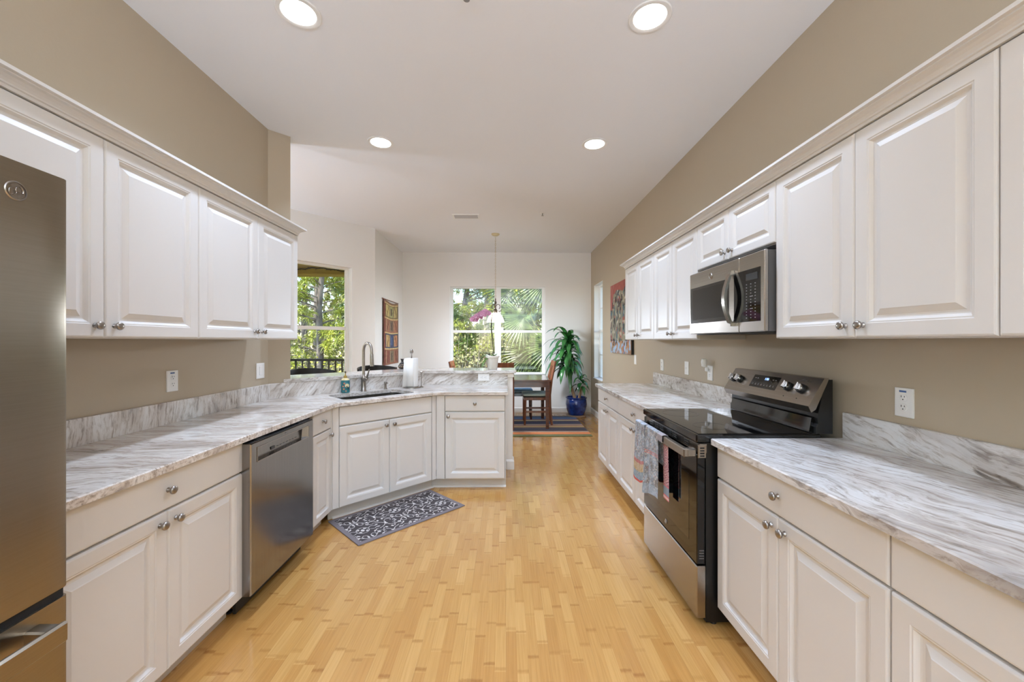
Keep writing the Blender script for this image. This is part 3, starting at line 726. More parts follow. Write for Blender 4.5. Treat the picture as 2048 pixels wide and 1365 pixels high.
dr = curved(MB(), 0, .90, .731, 1.771, -.004, .078).build('door', 'steel_warm', fr_, smooth=30)
fz = curved(MB(), 0, .90, .045, .708, -.004, .078).build('freezer_drawer', 'steel_warm', fr_, smooth=30)
MB().box(.01, .01, .708, .89, .08, .731).build('gasket', 'dark_gap', fr_, smooth=0)
MB().box(.02, .05, .005, .88, .70, .045).build('base_grille', 'black_plastic', fr_, smooth=0)
hd = MB().box(.045, -.062, .632, .838, -.048, .682, .005)
hd.box(.05, -.05, .646, .085, .006, .682, .004).box(.80, -.05, .640, .835, .006, .676, .004)
hd.build('handle', 'steel_warm', fz, smooth=0)
uh = MB().box(.04, -.062, .80, .078, -.048, 1.55, .005).box(.044, -.05, .81, .074, .006, .85, .004).box(.044, -.05, 1.50, .074, .006, 1.54, .004)
uh.build('handle', 'steel', dr, smooth=0)
def emblem(parent, cx_, cy_, cz_, r, M=None, m='chrome', name='emblem'):
    b = MB(); T_ = Matrix.Translation((cx_, cy_, cz_))
    if M: T_ = T_ @ M
    b.lathe([(r, 0), (r, r * .10), (r * .93, r * .18), (r * .86, r * .18), (r * .82, r * .08), (0, r * .08)], 32, axis='-y', M=T_)
    for s_ in (1, -1):   # looping monogram strokes
        pts = []
        for i in range(26):
            a = i / 25 * PI * 1.75 - .5; q = r * (.46 - .14 * i / 25)
            pts.append((s_ * (r * .26 + q * math.cos(a) * .8), -r * .13, q * math.sin(a) + s_ * r * .10))
        b.tube(pts, r * .06, 6, M=T_)
        for a0 in (60, 240):
            p2 = [(r * .7 * math.cos(R(a0 + s_ * 40 + i * 4)), -r * .13, r * .7 * math.sin(R(a0 + s_ * 40 + i * 4))) for i in range(11)]
            b.tube(p2, r * .045, 6, M=T_)
    b.tube([(-r * .3, -r * .13, -r * .05), (0, -r * .13, r * .02), (r * .35, -r * .13, -r * .05)], r * .05, 6, M=T_)
    return b.build(name, m, parent, smooth=40)
emblem(dr, .784, .003, 1.702, .022, m='nickel')

# ------------------------------------------------------------------ dishwasher
DX = -1.246
dw = thing('dishwasher', 'stainless steel dishwasher with pocket handle between the left cabinets', 'dishwasher', (DX, 1.99, 0), LR)
W_ = .70
MB().box(.004, .062, .10, .69, .60, .855).build('tub', 'dark_gap', dw, smooth=0)
dd = MB(); x0, x1 = -.016, .614
pz0, pz1, px0, px1 = .755, .822, .035, .555
# door front with a recessed pocket: ring of faces round the pocket
dd.panel(x1 - x0, .742 + .004, [(0, .006), (.004, 0)], .05, x0, .106)
dd.f = [f for f in dd.f]
front = dd.f.pop(-2)
o = front
pv = [(px0, 0, pz0), (px1, 0, pz0), (px1, 0, pz1), (px0, 0, pz1)]
pw = [(px0 + .012, .030, pz0 + .004), (px1 - .03, .030, pz0 + .004), (px1 - .012, .034, pz1 - .012), (px0 + .012, .034, pz1 - .012)]
bi = len(dd.v); dd.v += pv + pw
for i in range(4):
    j = (i + 1) % 4; dd.f.append((o[i], o[j], bi + j, bi + i)); dd.f.append((bi + i, bi + j, bi + 4 + j, bi + 4 + i))
dd.f.append((bi + 4, bi + 5, bi + 6, bi + 7))
ddo = dd.build('door', 'steel_dark', dw, smooth=20)
rim = MB(); q = .004
for (a, c, d_, e_) in ((px0 - q, pz0 - q, px1 + q, pz0), (px0 - q, pz1, px1 + q, pz1 + q), (px0 - q, pz0, px0, pz1), (px1, pz0, px1 + q, pz1)): rim.box(a, -.0025, c, d_, .001, e_)
rim.build('pocket_rim', 'steel', ddo, smooth=0)
MB().box(.20, .0275, .768, .235, .0305, .783).build('display', 'black_gloss', ddo, smooth=0)
for i in range(7): MB().box(.26 + i * .032, .0285, .772, .275 + i * .032, .0305, .775).build('button', 'grey_plastic', ddo, smooth=0)
MB().lathe([(.007, 0), (.007, .002), (0, .002)], 12, (.075, .031, .775), '-y').build('button', 'grey_plastic', ddo, smooth=0)
MB().box(.285, -.0012, .838, .300, .0005, .8415).build('badge', 'black_plastic', ddo, smooth=0)
MB().box(x0 + .004, .002, .853, x1 - .002, .05, .8555).box(.05, .010, .8555, .13, .025, .8605).box(.45, .010, .8555, .56, .025, .8605).build('top_edge', 'black_plastic', dw, smooth=0)
MB().box(.0, .085, .012, .62, .10, .10).build('toe_panel', 'black_plastic', dw, smooth=0)
for x in (.03, .58): MB().lathe([(.018, 0), (.018, .008), (.006, .01), (.006, .10)], 12, (x, .14, 0)).build('foot', 'black_plastic', dw, smooth=0)

# ------------------------------------------------------------------ range
rg = thing('range', 'stainless and black glass electric range between the right counters', 'stove', (.908, 2.625, 0), RR)
RW = .738
MB().box(.006, .045, .016, RW - .006, .655, .873).build('body', 'black_enamel', rg, smooth=0)
ct = MB().box(0, -.004, .874, RW, .60, .912, .006); ct.build('cooktop_frame', 'black_gloss', rg, smooth=0)
MB().box(.012, .012, .9121, RW - .012, .56, .9145, .001).build('cooktop_glass', 'black_glass', rg, smooth=0)
rgm = mat('burner_print', c8(40, 40, 42), .12)
for (x, y, r_) in ((.19, .16, .105), (.19, .42, .08), (.55, .16, .085), (.55, .42, .11)):
    MB().lathe([(r_ - .002, .9146), (r_ - .002, .9149), (r_, .9149), (r_, .9146)], 40, (x, y, 0), cap=False).build('burner_ring', 'burner_print', rg, smooth=0)
# vent strip and door
vt = MB().box(.004, .012, .822, RW - .004, .05, .868, .002); vt.build('vent_panel', 'steel', rg, smooth=0)
for g, cnt in ((.09, 1), (.175, 2), (.36, 2), (.57, 1)):
    for c_ in range(cnt):
        for r_ in range(3): MB().box(g + c_ * .07, .0105, .830 + r_ * .011, g + c_ * .07 + .055, .013, .836 + r_ * .011).build('vent_slot', 'black_plastic', rg, smooth=0)
od = MB().box(.004, 0, .292, RW - .004, .042, .818, .004).build('oven_door', 'black_glass', rg, smooth=0)
MB().box(.085, -.0009, .375, RW - .085, .002, .70, .0005).build('window', 'black_gloss', od, smooth=0)
hb = MB().box(.014, -.058, .800, RW - .014, -.034, .842, .005)
hb.box(.014, -.04, .802, .052, .006, .840, .004).box(RW - .052, -.04, .802, RW - .014, .006, .840, .004)
hb.build('handle', 'steel', od, smooth=0)
MB().box(RW - .005, .004, .800, RW + .001, .044, .862, .002).build('end_cap', 'steel', od, smooth=0); MB().box(-.001, .004, .800, .005, .044, .862, .002).build('end_cap', 'steel', od, smooth=0)
for i in range(4): MB().box(RW + .0005, .014, .808 + i * .0125, RW + .002, .034, .814 + i * .0125).build('end_slot', 'black_plastic', od, smooth=0)
for i in range(4): MB().box(RW - .0042, .012, .318 + i * .0125, RW - .0035, .034, .324 + i * .0125).build('end_slot', 'grey_plastic', od, smooth=0)
emblem(od, .369, -.0005, .335, .013, m='steel')
MB().box(.004, .0, .035, RW - .004, .045, .283, .004).build('storage_drawer', 'steel', rg, smooth=0)
for x in (.03, RW - .03):
    for y in (.06, .60): MB().lathe([(.016, 0), (.016, .0155)], 12, (x, y + .03, 0)).build('foot', 'black_plastic', rg, smooth=0)
# backguard: side section extruded along x, y = depth from front
bgp = lambda p, x0, x1: MB().add([(x0, y, z) for y, z in p] + [(x1, y, z) for y, z in p], [tuple(range(len(p))), tuple(range(2 * len(p) - 1, len(p) - 1, -1))] + [(i, (i + 1) % len(p), len(p) + (i + 1) % len(p), len(p) + i) for i in range(len(p))])
bgp([(.575, .9125), (.655, .9125), (.655, 1.172), (.622, 1.172), (.585, 1.01), (.585, .96), (.575, .945)], .004, RW - .004).build('backguard', 'black_enamel', rg, smooth=0)
cpn = bgp([(.548, 1.016), (.534, 1.046), (.612, 1.178), (.634, 1.180), (.63, 1.165), (.57, 1.03)], 0, RW).build('control_panel', 'steel', rg, smooth=0)
bgp([(.560, .918), (.575, .918), (.585, .99), (.572, .985)], .03, RW - .03).build('splash_guard', 'black_gloss', rg, smooth=0)
tilt = math.atan2(.132, .078)
def on_panel(x, s): return Matrix.Translation((x, .534 + math.cos(tilt) * s, 1.046 + math.sin(tilt) * s)) @ Matrix.Rotation(tilt - PI / 2, 4, 'X')
MB().box(-.115, -.0012, -.04, .115, .002, .04, .0008, M=on_panel(.345, .088)).build('display', 'black_gloss', cpn, smooth=0)
text_mesh('clock_digits', '1:06', .021, 'display_blue', on_panel(.355, .107) @ Matrix.Translation((0, -.0016, 0)) @ Matrix.Rotation(R(90), 4, 'X'), cpn)
ks = MB()
for i in range(8):
    x = -.095 + i * .026
    ks.box(x, -.0018, -.024, x + .009, -.001, -.020, M=on_panel(.345, .088)); ks.box(x + .002, -.0018, -.017, x + .007, -.001, -.014, M=on_panel(.345, .088))
for x in (-.095, -.075, .06, .082): ks.box(x, -.0018, .017, x + .011, -.001, .021, M=on_panel(.345, .088))
ks.build('key_print', 'display_print', cpn, smooth=0)
for x in (.048, .115, .545, .64):
    Mk = on_panel(x, .083)
    kb = MB().lathe([(.0245, 0), (.0245, .012), (.023, .014), (0, .014)], 24, axis='-y', M=Mk).build('knob', 'black_plastic', cpn, smooth=40)
    MB().lathe([(.0205, .014), (.0205, .026), (.0195, .028), (0, .028)], 24, axis='-y', M=Mk).box(-.0065, -.040, -.020, .0065, -.027, .020, .003, M=Mk).build('knob_cap', 'chrome', kb, smooth=35)
mk = MB()
for x in (.545, .64): mk.lathe([(.003, 0), (.003, .001), (0, .001)], 10, axis='-y', M=on_panel(x, .028))
for i in range(6): mk.box(-.002, -.0012, .0, .002, 0, .004, M=on_panel(.60 + i * .014, .128 + .004 * math.sin(i)))
mk.build('dial_print', 'grey_plastic', cpn, smooth=0)

# dish towels over the oven handle: y = depth, range-local, parented to nothing
def rnd_field(nu, nv, seed, sc):
    out = np.zeros((nv, nu))
    for j in range(nv):
        for i in range(nu): out[j, i] = mnoise.noise(Vector((i / nu * sc[0], j / nv * sc[1], seed)))
    return out
def towel(label, y_hi, wdt, front_z, back_z, colors, seed, amp=.006):
    nu, nv = 48, 150
    zt = .8435; xf = .908 - .0605; xb = .908 - .0315
    Lf = zt - front_z; Lb = zt - back_z; mid = .03; tot = Lf + mid + Lb
    def pos(u, v):
        s = v * tot
        onf = s < Lf; onm = (s >= Lf) & (s < Lf + mid)
        z = np.where(onf, front_z + s, np.where(onm, zt + .004 * np.sin((s - Lf) / mid * PI), zt - (s - Lf - mid)))
        drop = np.clip((zt - z) / .4, 0, 1)
        x = np.where(onf, xf - .003 - drop * .004 - amp * (1 + np.sin(u * 9 + seed)) * drop, np.where(onm, xf - .003 + (s - Lf) / mid * (xb - xf + .006), xb + .003 + .002 * drop))
        flare = 1 + .10 * drop
        y = y_hi - wdt / 2 + (u - .5) * -wdt * flare + .006 * np.sin(z * 13 + seed) * drop
        zz = z - .028 * drop * np.sin(u * 3.0 + seed) * onf
        return x, y, zz
    o = grid('dish_towel', 'towel_cloth', nu, nv, pos, colors(nu, nv), thick=.0022)
    return tag(o, label, 'towel')
def lin(*a): return np.array(c8(*a)[:3])
def paint(nu, nv, seed, blocks):
    n1 = rnd_field(nu, nv, seed, (9, 26)); n2 = rnd_field(nu, nv, seed + 5, (24, 60)); n3 = rnd_field(nu, nv, seed + 9, (6, 16))
    base = lin(150, 156, 162)[None, None] * (1 + .30 * n1[..., None])
    C = np.broadcast_to(base, (nv, nu, 3)).copy()
    def put(mask, c, a=1.): C[mask] = C[mask] * (1 - a) + c * a
    put(n3 > .22, lin(176, 190, 206), .6); put(n3 < -.25, lin(126, 118, 110), .6)
    put(n2 > .30, lin(214, 208, 200), .8); put((n2 < -.42) & (n1 > .1), lin(160, 62, 66), .6)
    for lo, hi, c, a in blocks: C[int(lo * nv):int(hi * nv)] = C[int(lo * nv):int(hi * nv)] * (1 - a) + c * a
    return C
tw1 = lambda nu, nv: paint(nu, nv, 1.3, [(0, .022, lin(206, 96, 84), 1), (.022, .10, lin(140, 164, 180), .5), (.10, .18, lin(214, 176, 110), .55), (.18, .215, lin(196, 104, 92), .7)])
tw2 = lambda nu, nv: paint(nu, nv, 7.7, [(0, .10, lin(170, 188, 206), .45), (.40, .408, lin(222, 130, 118), .9), (.424, .432, lin(222, 130, 118), .9)])
towel('grey patterned dish towel with coral hem, farther one on the oven handle', 2.595, .165, .49, .62, tw1, .4)
def tw2c(nu, nv): return tw2(nu, nv)
towel('longer grey and blue patterned dish towel, nearer one on the oven handle', 2.415, .20, .455, .66, tw2c, 2.2)
def tw3(nu, nv):
    C = np.broadcast_to(lin(214, 150, 160), (nv, nu, 3)).copy(); n = rnd_field(nu, nv, 21, (20, 70))
    C[n > .12] = lin(232, 206, 204); C[n < -.22] = lin(96, 44, 66)
    e = int(.06 * nv); C[:e] = lin(226, 132, 140); C[e // 2 - 2:e // 2 + 2] = lin(240, 214, 210); C[e:int(.17 * nv)] = lin(160, 176, 192); C[int(.17 * nv):int(.19 * nv)] = lin(222, 140, 146)
    return C
def tw3b(nu, nv):
    C = tw3(nu, nv)[::-1].copy(); k = int(.24 * nv); C[:k] = C[:k] * .15 + lin(150, 150, 150) * .85; C[k:k + 8] = lin(206, 184, 150); return C
towel('narrow pink speckled dish towel hanging beside the longer towel on the oven handle', 2.222, .066, .805, .485, tw3b, 3.4, amp=.003)

# ------------------------------------------------------------------ microwave
mw = thing('microwave', 'stainless over the range microwave under the short wall cabinet', 'microwave', (1.235, 2.668, 1.404), RR)
MWW, MWH = .776, .395
MB().box(.004, .021, .0, MWW - .004, .384, MWH - .002, .002).build('body', 'grey_plastic', mw, smooth=0)
MB().box(.004, .046, -.006, MWW - .004, .38, -.0005).build('underside', 'black_plastic', mw, smooth=0)
face = MB(); dwid = .565
md_ = MB().box(0, 0, 0, dwid, .020, MWH, .004).build('door', 'steel', mw, smooth=0)
MB().box(.012, -.0014, .068, .470, .002, .300, .001).build('door_window', 'black_gloss', md_, smooth=0)
MB().box(.045, -.0022, .090, .452, -.0012, .284, .0004).build('inner_screen', 'black_glass', md_, smooth=0)
hh = []
for i in range(15):
    t = i / 14; hh.append((.505, -.012 - .040 * math.sin(PI * t), .035 + .30 * t))
hb = MB(); vs = []; fs = []
for (x, y, z) in hh: vs += [(x - .018, y, z), (x + .018, y - .004, z), (x + .018, y + .010, z), (x - .018, y + .012, z)]
for k in range(14):
    for i in range(4):
        j = (i + 1) % 4; fs.append((k * 4 + i, k * 4 + j, k * 4 + 4 + j, k * 4 + 4 + i))
fs += [(3, 2, 1, 0), (56, 57, 58, 59)]
hb.add(vs, fs).box(.490, -.02, .035, .52, .002, .06).box(.490, -.02, .31, .52, .002, .335).build('handle', 'steel', md_, smooth=40)
emblem(md_, .275, 0, .345, .019, m='steel')
cp_ = MB().box(dwid + .002, 0, 0, MWW, .020, MWH, .004).build('control_panel', 'steel', mw, smooth=0)
MB().box(dwid - .045, -.0015, .052, MWW - .03, .002, .318, .001).build('keypad', 'black_glass', cp_, smooth=0)
MB().box(dwid + .065, -.0024, .262, MWW - .05, -.0012, .296).build('display', 'black_plastic', cp_, smooth=0)
kp = MB()
for r_ in range(12):
    for c_ in range(3):
        if r_ in (3, 7) and c_ == 1: kp.box(dwid + .062 + c_ * .036, -.0022, .07 + r_ * .0155, dwid + .086 + c_ * .036, -.0012, .0725 + r_ * .0155)
        else: kp.box(dwid + .066 + c_ * .036, -.0022, .07 + r_ * .0155, dwid + .073 + c_ * .036, -.0012, .0732 + r_ * .0155)
kp.build('key_print', 'display_print', cp_, smooth=0)
vg = MB()
for i in range(6): vg.box(.12 + i * .03, .10, -.008, .135 + i * .03, .30, -.0058)
vg.build('filter', 'nickel', mw, smooth=0)

# ------------------------------------------------------------------ outlets and switches
def outlet(label, M, gang='duplex', h=.118, w_=.076, sticker=False, name='wall_outlet', cat='outlet'):
    r = bpy.data.objects.new(name, None); col.objects.link(r); r.matrix_world = M; tag(r, label, cat)
    MB().panel(w_, h, [(0, .0005), (.003, -.0012), (.006, -.0015)], .006, -w_ / 2, -h / 2, -.0055).build('plate', 'plastic_white', r, smooth=0)
    if gang == 'duplex':
        for zc in (-.0195, .0195):
            rc = MB().lathe([(.0165, 0), (.0165, .002), (.015, .003), (0, .003)], 20, (0, -.006, zc), '-y').build('receptacle', 'plastic_white', r, smooth=0)
            MB().box(-.0075, -.0098, zc + .001, -.0055, -.0088, zc + .009).box(.0055, -.0098, zc + .002, .0075, -.0088, zc + .008).lathe([(.0024, 0), (.0024, .001)], 10, (0, -.0088, zc - .007), '-y').build('slots', 'slot_dark', rc, smooth=0)
    elif gang == 'jack':
        MB().box(-.009, -.0085, -.009, .009, -.006, .009, .001).build('jack', 'plastic_white', r, smooth=0)
        MB().lathe([(.004, 0), (.004, .001)], 10, (0, -.0085, 0), '-y').lathe([(.0025, 0), (.0025, .001)], 10, (0, -.0062, .04), '-y').lathe([(.0025, 0), (.0025, .001)], 10, (0, -.0062, -.04), '-y').build('screw', 'nickel', r, smooth=0)
    else:
        MB().panel(.033, .066, [(0, .0015), (.003, 0), (.012, .001)], .003, -.0165, -.033, -.0095).build('rocker', 'plastic_white', r, smooth=0)
    if sticker: MB().box(-.017, -.0074, .041, .012, -.0066, .049).build('sticker', 'sticker_blue', r, smooth=0)
    return r
def mleft(y, z): return Matrix.Translation((XL, y, z)) @ Matrix.Rotation(R(90), 4, 'Z')
def mright(y, z): return Matrix.Translation((XR, y, z)) @ Matrix.Rotation(R(-90), 4, 'Z')
outlet('white duplex outlet with blue sticker on the left taupe wall', mleft(2.29, 1.132), sticker=True)
outlet('wide white switch plate on the left wall near the opening', mleft(3.10, 1.129), gang='rocker', name='light_switch', cat='switch', w_=.10)
outlet('white duplex outlet with blue sticker on the right wall nearest the camera', mright(1.60, 1.108), sticker=True)
outlet('white outlet on the right wall holding the night light', mright(3.145, 1.105))
outlet('white blank jack plate on the right wall between two outlets', mright(3.555, 1.116), gang='jack', name='jack_plate', cat='wall plate')
outlet('slim white duplex outlet on the right wall, farthest along the counter', mright(4.12, 1.111))
outlet('white light switch on the right wall below the painting', mright(4.98, 1.125), gang='rocker', name='light_switch', cat='switch')
outlet('white sideways outlet in the granite behind the peninsula', Matrix.Translation((-.235, 4.215, .976)) @ Matrix.Rotation(R(90), 4, 'Y'))
nl = bpy.data.objects.new('night_light', None); col.objects.link(nl); nl.matrix_world = mright(3.165, 1.15); tag(nl, 'white plug in night light on the right wall outlet', 'night light')
MB().box(-.016, -.030, -.035, .016, -.0105, .0, .006).build('plug_body', 'plastic_white', nl, smooth=0)
MB().lathe([(.002, .0), (.018, .006), (.022, .04), (.018, .062), (.010, .068), (0, .069)], 18, (0, -.042, 0)).build('shade', 'plastic_white', nl, smooth=60)

# ------------------------------------------------------------------ ceiling fixtures
def downlight(x, y, label, on=True):
    r = thing('ceiling_light', label, 'ceiling light', (x, y, CEIL), 0, 'round recessed ceiling lights')
    MB().lathe([(.082, -.0005), (.108, -.0005), (.109, -.003), (.105, -.007), (.090, -.008), (.082, -.004)], 40, cap=False).build('trim_ring', 'trim_white', r, smooth=40)
    MB().lathe([(.0825, -.001), (.0825, -.0045), (0, -.0048)], 40).build('lens', 'lens_light', r, smooth=40)
    ld = bpy.data.lights.new('lamp', 'AREA'); ld.shape = 'DISK'; ld.size = .16; ld.energy = LAMP_W; ld.color = LAMP_COL; ld.spread = R(112)
    lo = bpy.data.objects.new('lamp', ld); col.objects.link(lo); lo.parent = r; lo.location = (0, 0, -.012)
    return r
downlight(-1.06, 2.06, 'recessed ceiling light nearest on the left side')
downlight(.745, 2.06, 'recessed ceiling light nearest on the right side')
downlight(-1.06, 3.40, 'recessed ceiling light farther in on the left side')
downlight(.755, 3.40, 'recessed ceiling light farther in on the right side')
for y in (-.62, -1.96):  # unseen ceiling lights added behind the camera as fill
    for x, s_ in ((-1.06, 'left'), (.75, 'right')):
        downlight(x, y, 'added unseen recessed fill light %s of the camera, %s side' % ({-.62: 'behind', -1.96: 'far behind'}[y], s_))
vn = thing('air_vent', 'rectangular white ceiling air vent beyond the bar', 'vent', (-.537, 5.40, CEIL))
b = MB(); vw, vd = .18, .10
for (a, c, d_, e_) in ((-vw, -vd, vw, -vd + .022), (-vw, vd - .022, vw, vd), (-vw, -vd + .022, -vw + .022, vd - .022), (vw - .022, -vd + .022, vw, vd - .022)): b.box(a, c, -.008, d_, e_, -.0005)
b.build('frame', 'trim_white', vn, smooth=0)
b = MB()
for i in range(9): b.box(-vw + .022, -.075 + i * .0172, -.007, vw - .022, -.066 + i * .0172, -.003, M=None)
b.build('louvre', 'vent_grey', vn, smooth=0)
MB().box(-vw + .022, -vd + .022, -.002, vw - .022, vd - .022, -.0005).build('backing', 'grey_plastic', vn, smooth=0)
for (x, y, lab) in ((.479, 5.245, 'small fire sprinkler head on the ceiling near the pendant lamp'), (-.19, 1.93, 'small fire sprinkler head on the ceiling at the top of the photo')):
    sp_ = thing('sprinkler_head', lab, 'sprinkler', (x, y, CEIL))
    MB().lathe([(.033, -.0005), (.033, -.003), (.024, -.007), (.012, -.008)], 22).build('escutcheon', 'trim_white', sp_, smooth=40)
    MB().lathe([(.008, -.007), (.008, -.018), (.004, -.02), (.004, -.034), (.016, -.035), (.016, -.037), (0, -.038)], 16).build('head', 'nickel', sp_, smooth=40)

pl = thing('pendant_lamp', 'hanging pendant lamp with pale glass shade over the dining table', 'lamp', (-.165, 6.28, 0))
MB().lathe([(.065, CEIL - .0005), (.065, CEIL - .012), (.045, CEIL - .028), (.012, CEIL - .034)], 28).build('canopy', 'brass_soft', pl, smooth=40)
ch = MB()
z = CEIL - .034; i = 0
while z > 2.02:
    a = R(90 * (i % 2)); pts = []
    for q in range(11):
        t = 2 * PI * q / 10; pts.append((math.cos(a) * .008 * math.sin(t), math.sin(a) * .008 * math.sin(t), z - .017 + .017 * math.cos(t)))
    ch.tube(pts, .0022, 5); z -= .029; i += 1
ch.build('chain', 'brass_soft', pl, smooth=60)
MB().tube([(0, 0, 2.03), (0, 0, 1.80)], .007, 10).lathe([(.014, 1.98), (.018, 1.96), (.012, 1.93)], 14).lathe([(.02, 1.86), (.026, 1.84), (.03, 1.80), (.02, 1.795)], 16).build('stem', 'iron_bronze', pl, smooth=50)
for k in range(3):
    a = R(20 + 120 * k); pts = []
    for q in range(40):
        t = q / 39; ang = 2.2 * PI * t - PI * .4; rr = .018 + .042 * t
        pts.append(((.05 + rr * math.cos(ang)) * math.cos(a), (.05 + rr * math.cos(ang)) * math.sin(a), 1.89 + rr * 1.25 * math.sin(ang)))
    MB().tube(pts, .0055, 7).build('scroll_arm', 'iron_bronze', pl, smooth=60)
shp = [(.042, 1.795), (.062, 1.788), (.092, 1.765), (.118, 1.72), (.134, 1.675), (.140, 1.655), (.137, 1.655), (.131, 1.677), (.115, 1.719), (.089, 1.761), (.06, 1.783), (.042, 1.789)]
MB().lathe(shp, 36, cap=False).build('lamp_shade', 'shade_glass', pl, smooth=60)
MB().lathe([(.010, 1.79), (.012, 1.76), (.028, 1.72), (.030, 1.70), (.02, 1.675), (0, 1.668)], 16).build('bulb', 'bulb_light', pl, smooth=60)
pd_ = bpy.data.lights.new('lamp', 'POINT'); pd_.energy = 125; pd_.color = (.84, .93, 1.08); pd_.shadow_soft_size = .10
po = bpy.data.objects.new('lamp', pd_); col.objects.link(po); po.parent = pl; po.location = (0, 0, 1.652)

for x, y, pw, lab in ((-1.2, -1.75, 1, 'standing behind the camera on the left'), (.95, -1.75, 1, 'standing behind the camera on the right'), (-4.5, 2.9, .75, 'in the living room near the balcony side'), (-4.6, 1.2, .9, 'in the living room near the inner wall')):  # unseen torchieres added to brighten the kitchen and dining ceilings
    tl = thing('fill_floor_lamp', 'added unseen black torchiere giving fill light, ' + lab, 'lamp', (x, y, 0))
    MB().lathe([(.14, 0), (.14, .015), (.03, .03)], 28).build('base', 'black_plastic', tl, smooth=40)
    MB().lathe([(.012, .025), (.012, 1.74)], 12).build('pole', 'black_plastic', tl, smooth=60)
    MB().lathe([(.02, 1.73), (.09, 1.76), (.17, 1.84), (.18, 1.86), (.165, 1.845), (.085, 1.775), (0, 1.76)], 32).build('lamp_shade', 'black_plastic', tl, smooth=40)
    ul = bpy.data.lights.new('lamp', 'AREA'); ul.shape = 'DISK'; ul.size = .24; ul.energy = FILL_TORCH_W * pw; ul.color = LAMP_COL
    uo = bpy.data.objects.new('lamp', ul); col.objects.link(uo); uo.parent = tl; uo.location = (0, 0, 1.85); uo.rotation_euler = (PI, 0, 0)

# ------------------------------------------------------------------ dining corner
def stripes():
    seq = [((96, 98, 52), 5), ((200, 112, 52), 6), ((216, 200, 172), 2), ((124, 96, 96), 3), ((78, 82, 96), 6), ((108, 92, 100), 3), ((222, 190, 134), 5), ((180, 132, 122), 3), ((214, 186, 160), 2), ((108, 104, 112), 3), ((70, 72, 104), 6), ((52, 48, 60), 3), ((214, 192, 150), 4), ((150, 110, 110), 3), ((84, 112, 150), 7), ((66, 86, 116), 4), ((150, 130, 110), 3)]
    tot = []; 
    for c, n in seq: tot += [lin(*c)] * n
    return np.array(tot)
st = stripes(); ny = len(st)
cc = np.broadcast_to(st[:, None], (ny, 60, 3)).copy(); 
cc = cc * .92 + .035; cc *= (1 + .10 * rnd_field(60, ny, 2.2, (30, 60)))[..., None]
tag(grid('area_rug', 'woven_rug', 60, ny, lambda u, v: (-1.35 + 2.58 * u, 5.66 + 1.56 * v, .0085 + .0015 * np.sin(v * 90)), cc, thick=.006), 'striped multicolour flat woven rug under the dining table', 'rug')
tb = thing('dining_table', 'dark wood rectangular dining table by the far window', 'table', (-.08, 6.55, .011))
TW, TD, TH_ = .77, .46, .752
MB().box(-TW, -TD, TH_ - .028, TW, TD, TH_, .004).build('tabletop', 'wood_walnut', tb, smooth=0)
MB().box(-TW + .05, -TD + .03, TH_ - .115, TW - .05, -TD + .052, TH_ - .0285).box(-TW + .05, TD - .052, TH_ - .115, TW - .05, TD - .03, TH_ - .0285).box(-TW + .03, -TD + .05, TH_ - .115, -TW + .052, TD - .05, TH_ - .0285).box(TW - .052, -TD + .05, TH_ - .115, TW - .03, TD - .05, TH_ - .0285).build('apron', 'wood_walnut', tb, smooth=0)
for sx_ in (-1, 1):
    for sy_ in (-1, 1):
        cx_, cy_ = sx_ * (TW - .055), sy_ * (TD - .055); a, c = .033, .024
        MB().add([(cx_ + q * i, cy_ + q * j, z) for z, q in ((0, c), (TH_ - .0285, a)) for i, j in ((-1, -1), (1, -1), (1, 1), (-1, 1))], [(3, 2, 1, 0), (4, 5, 6, 7), (0, 1, 5, 4), (1, 2, 6, 5), (2, 3, 7, 6), (3, 0, 4, 7)]).build('leg', 'wood_walnut', tb, smooth=0)
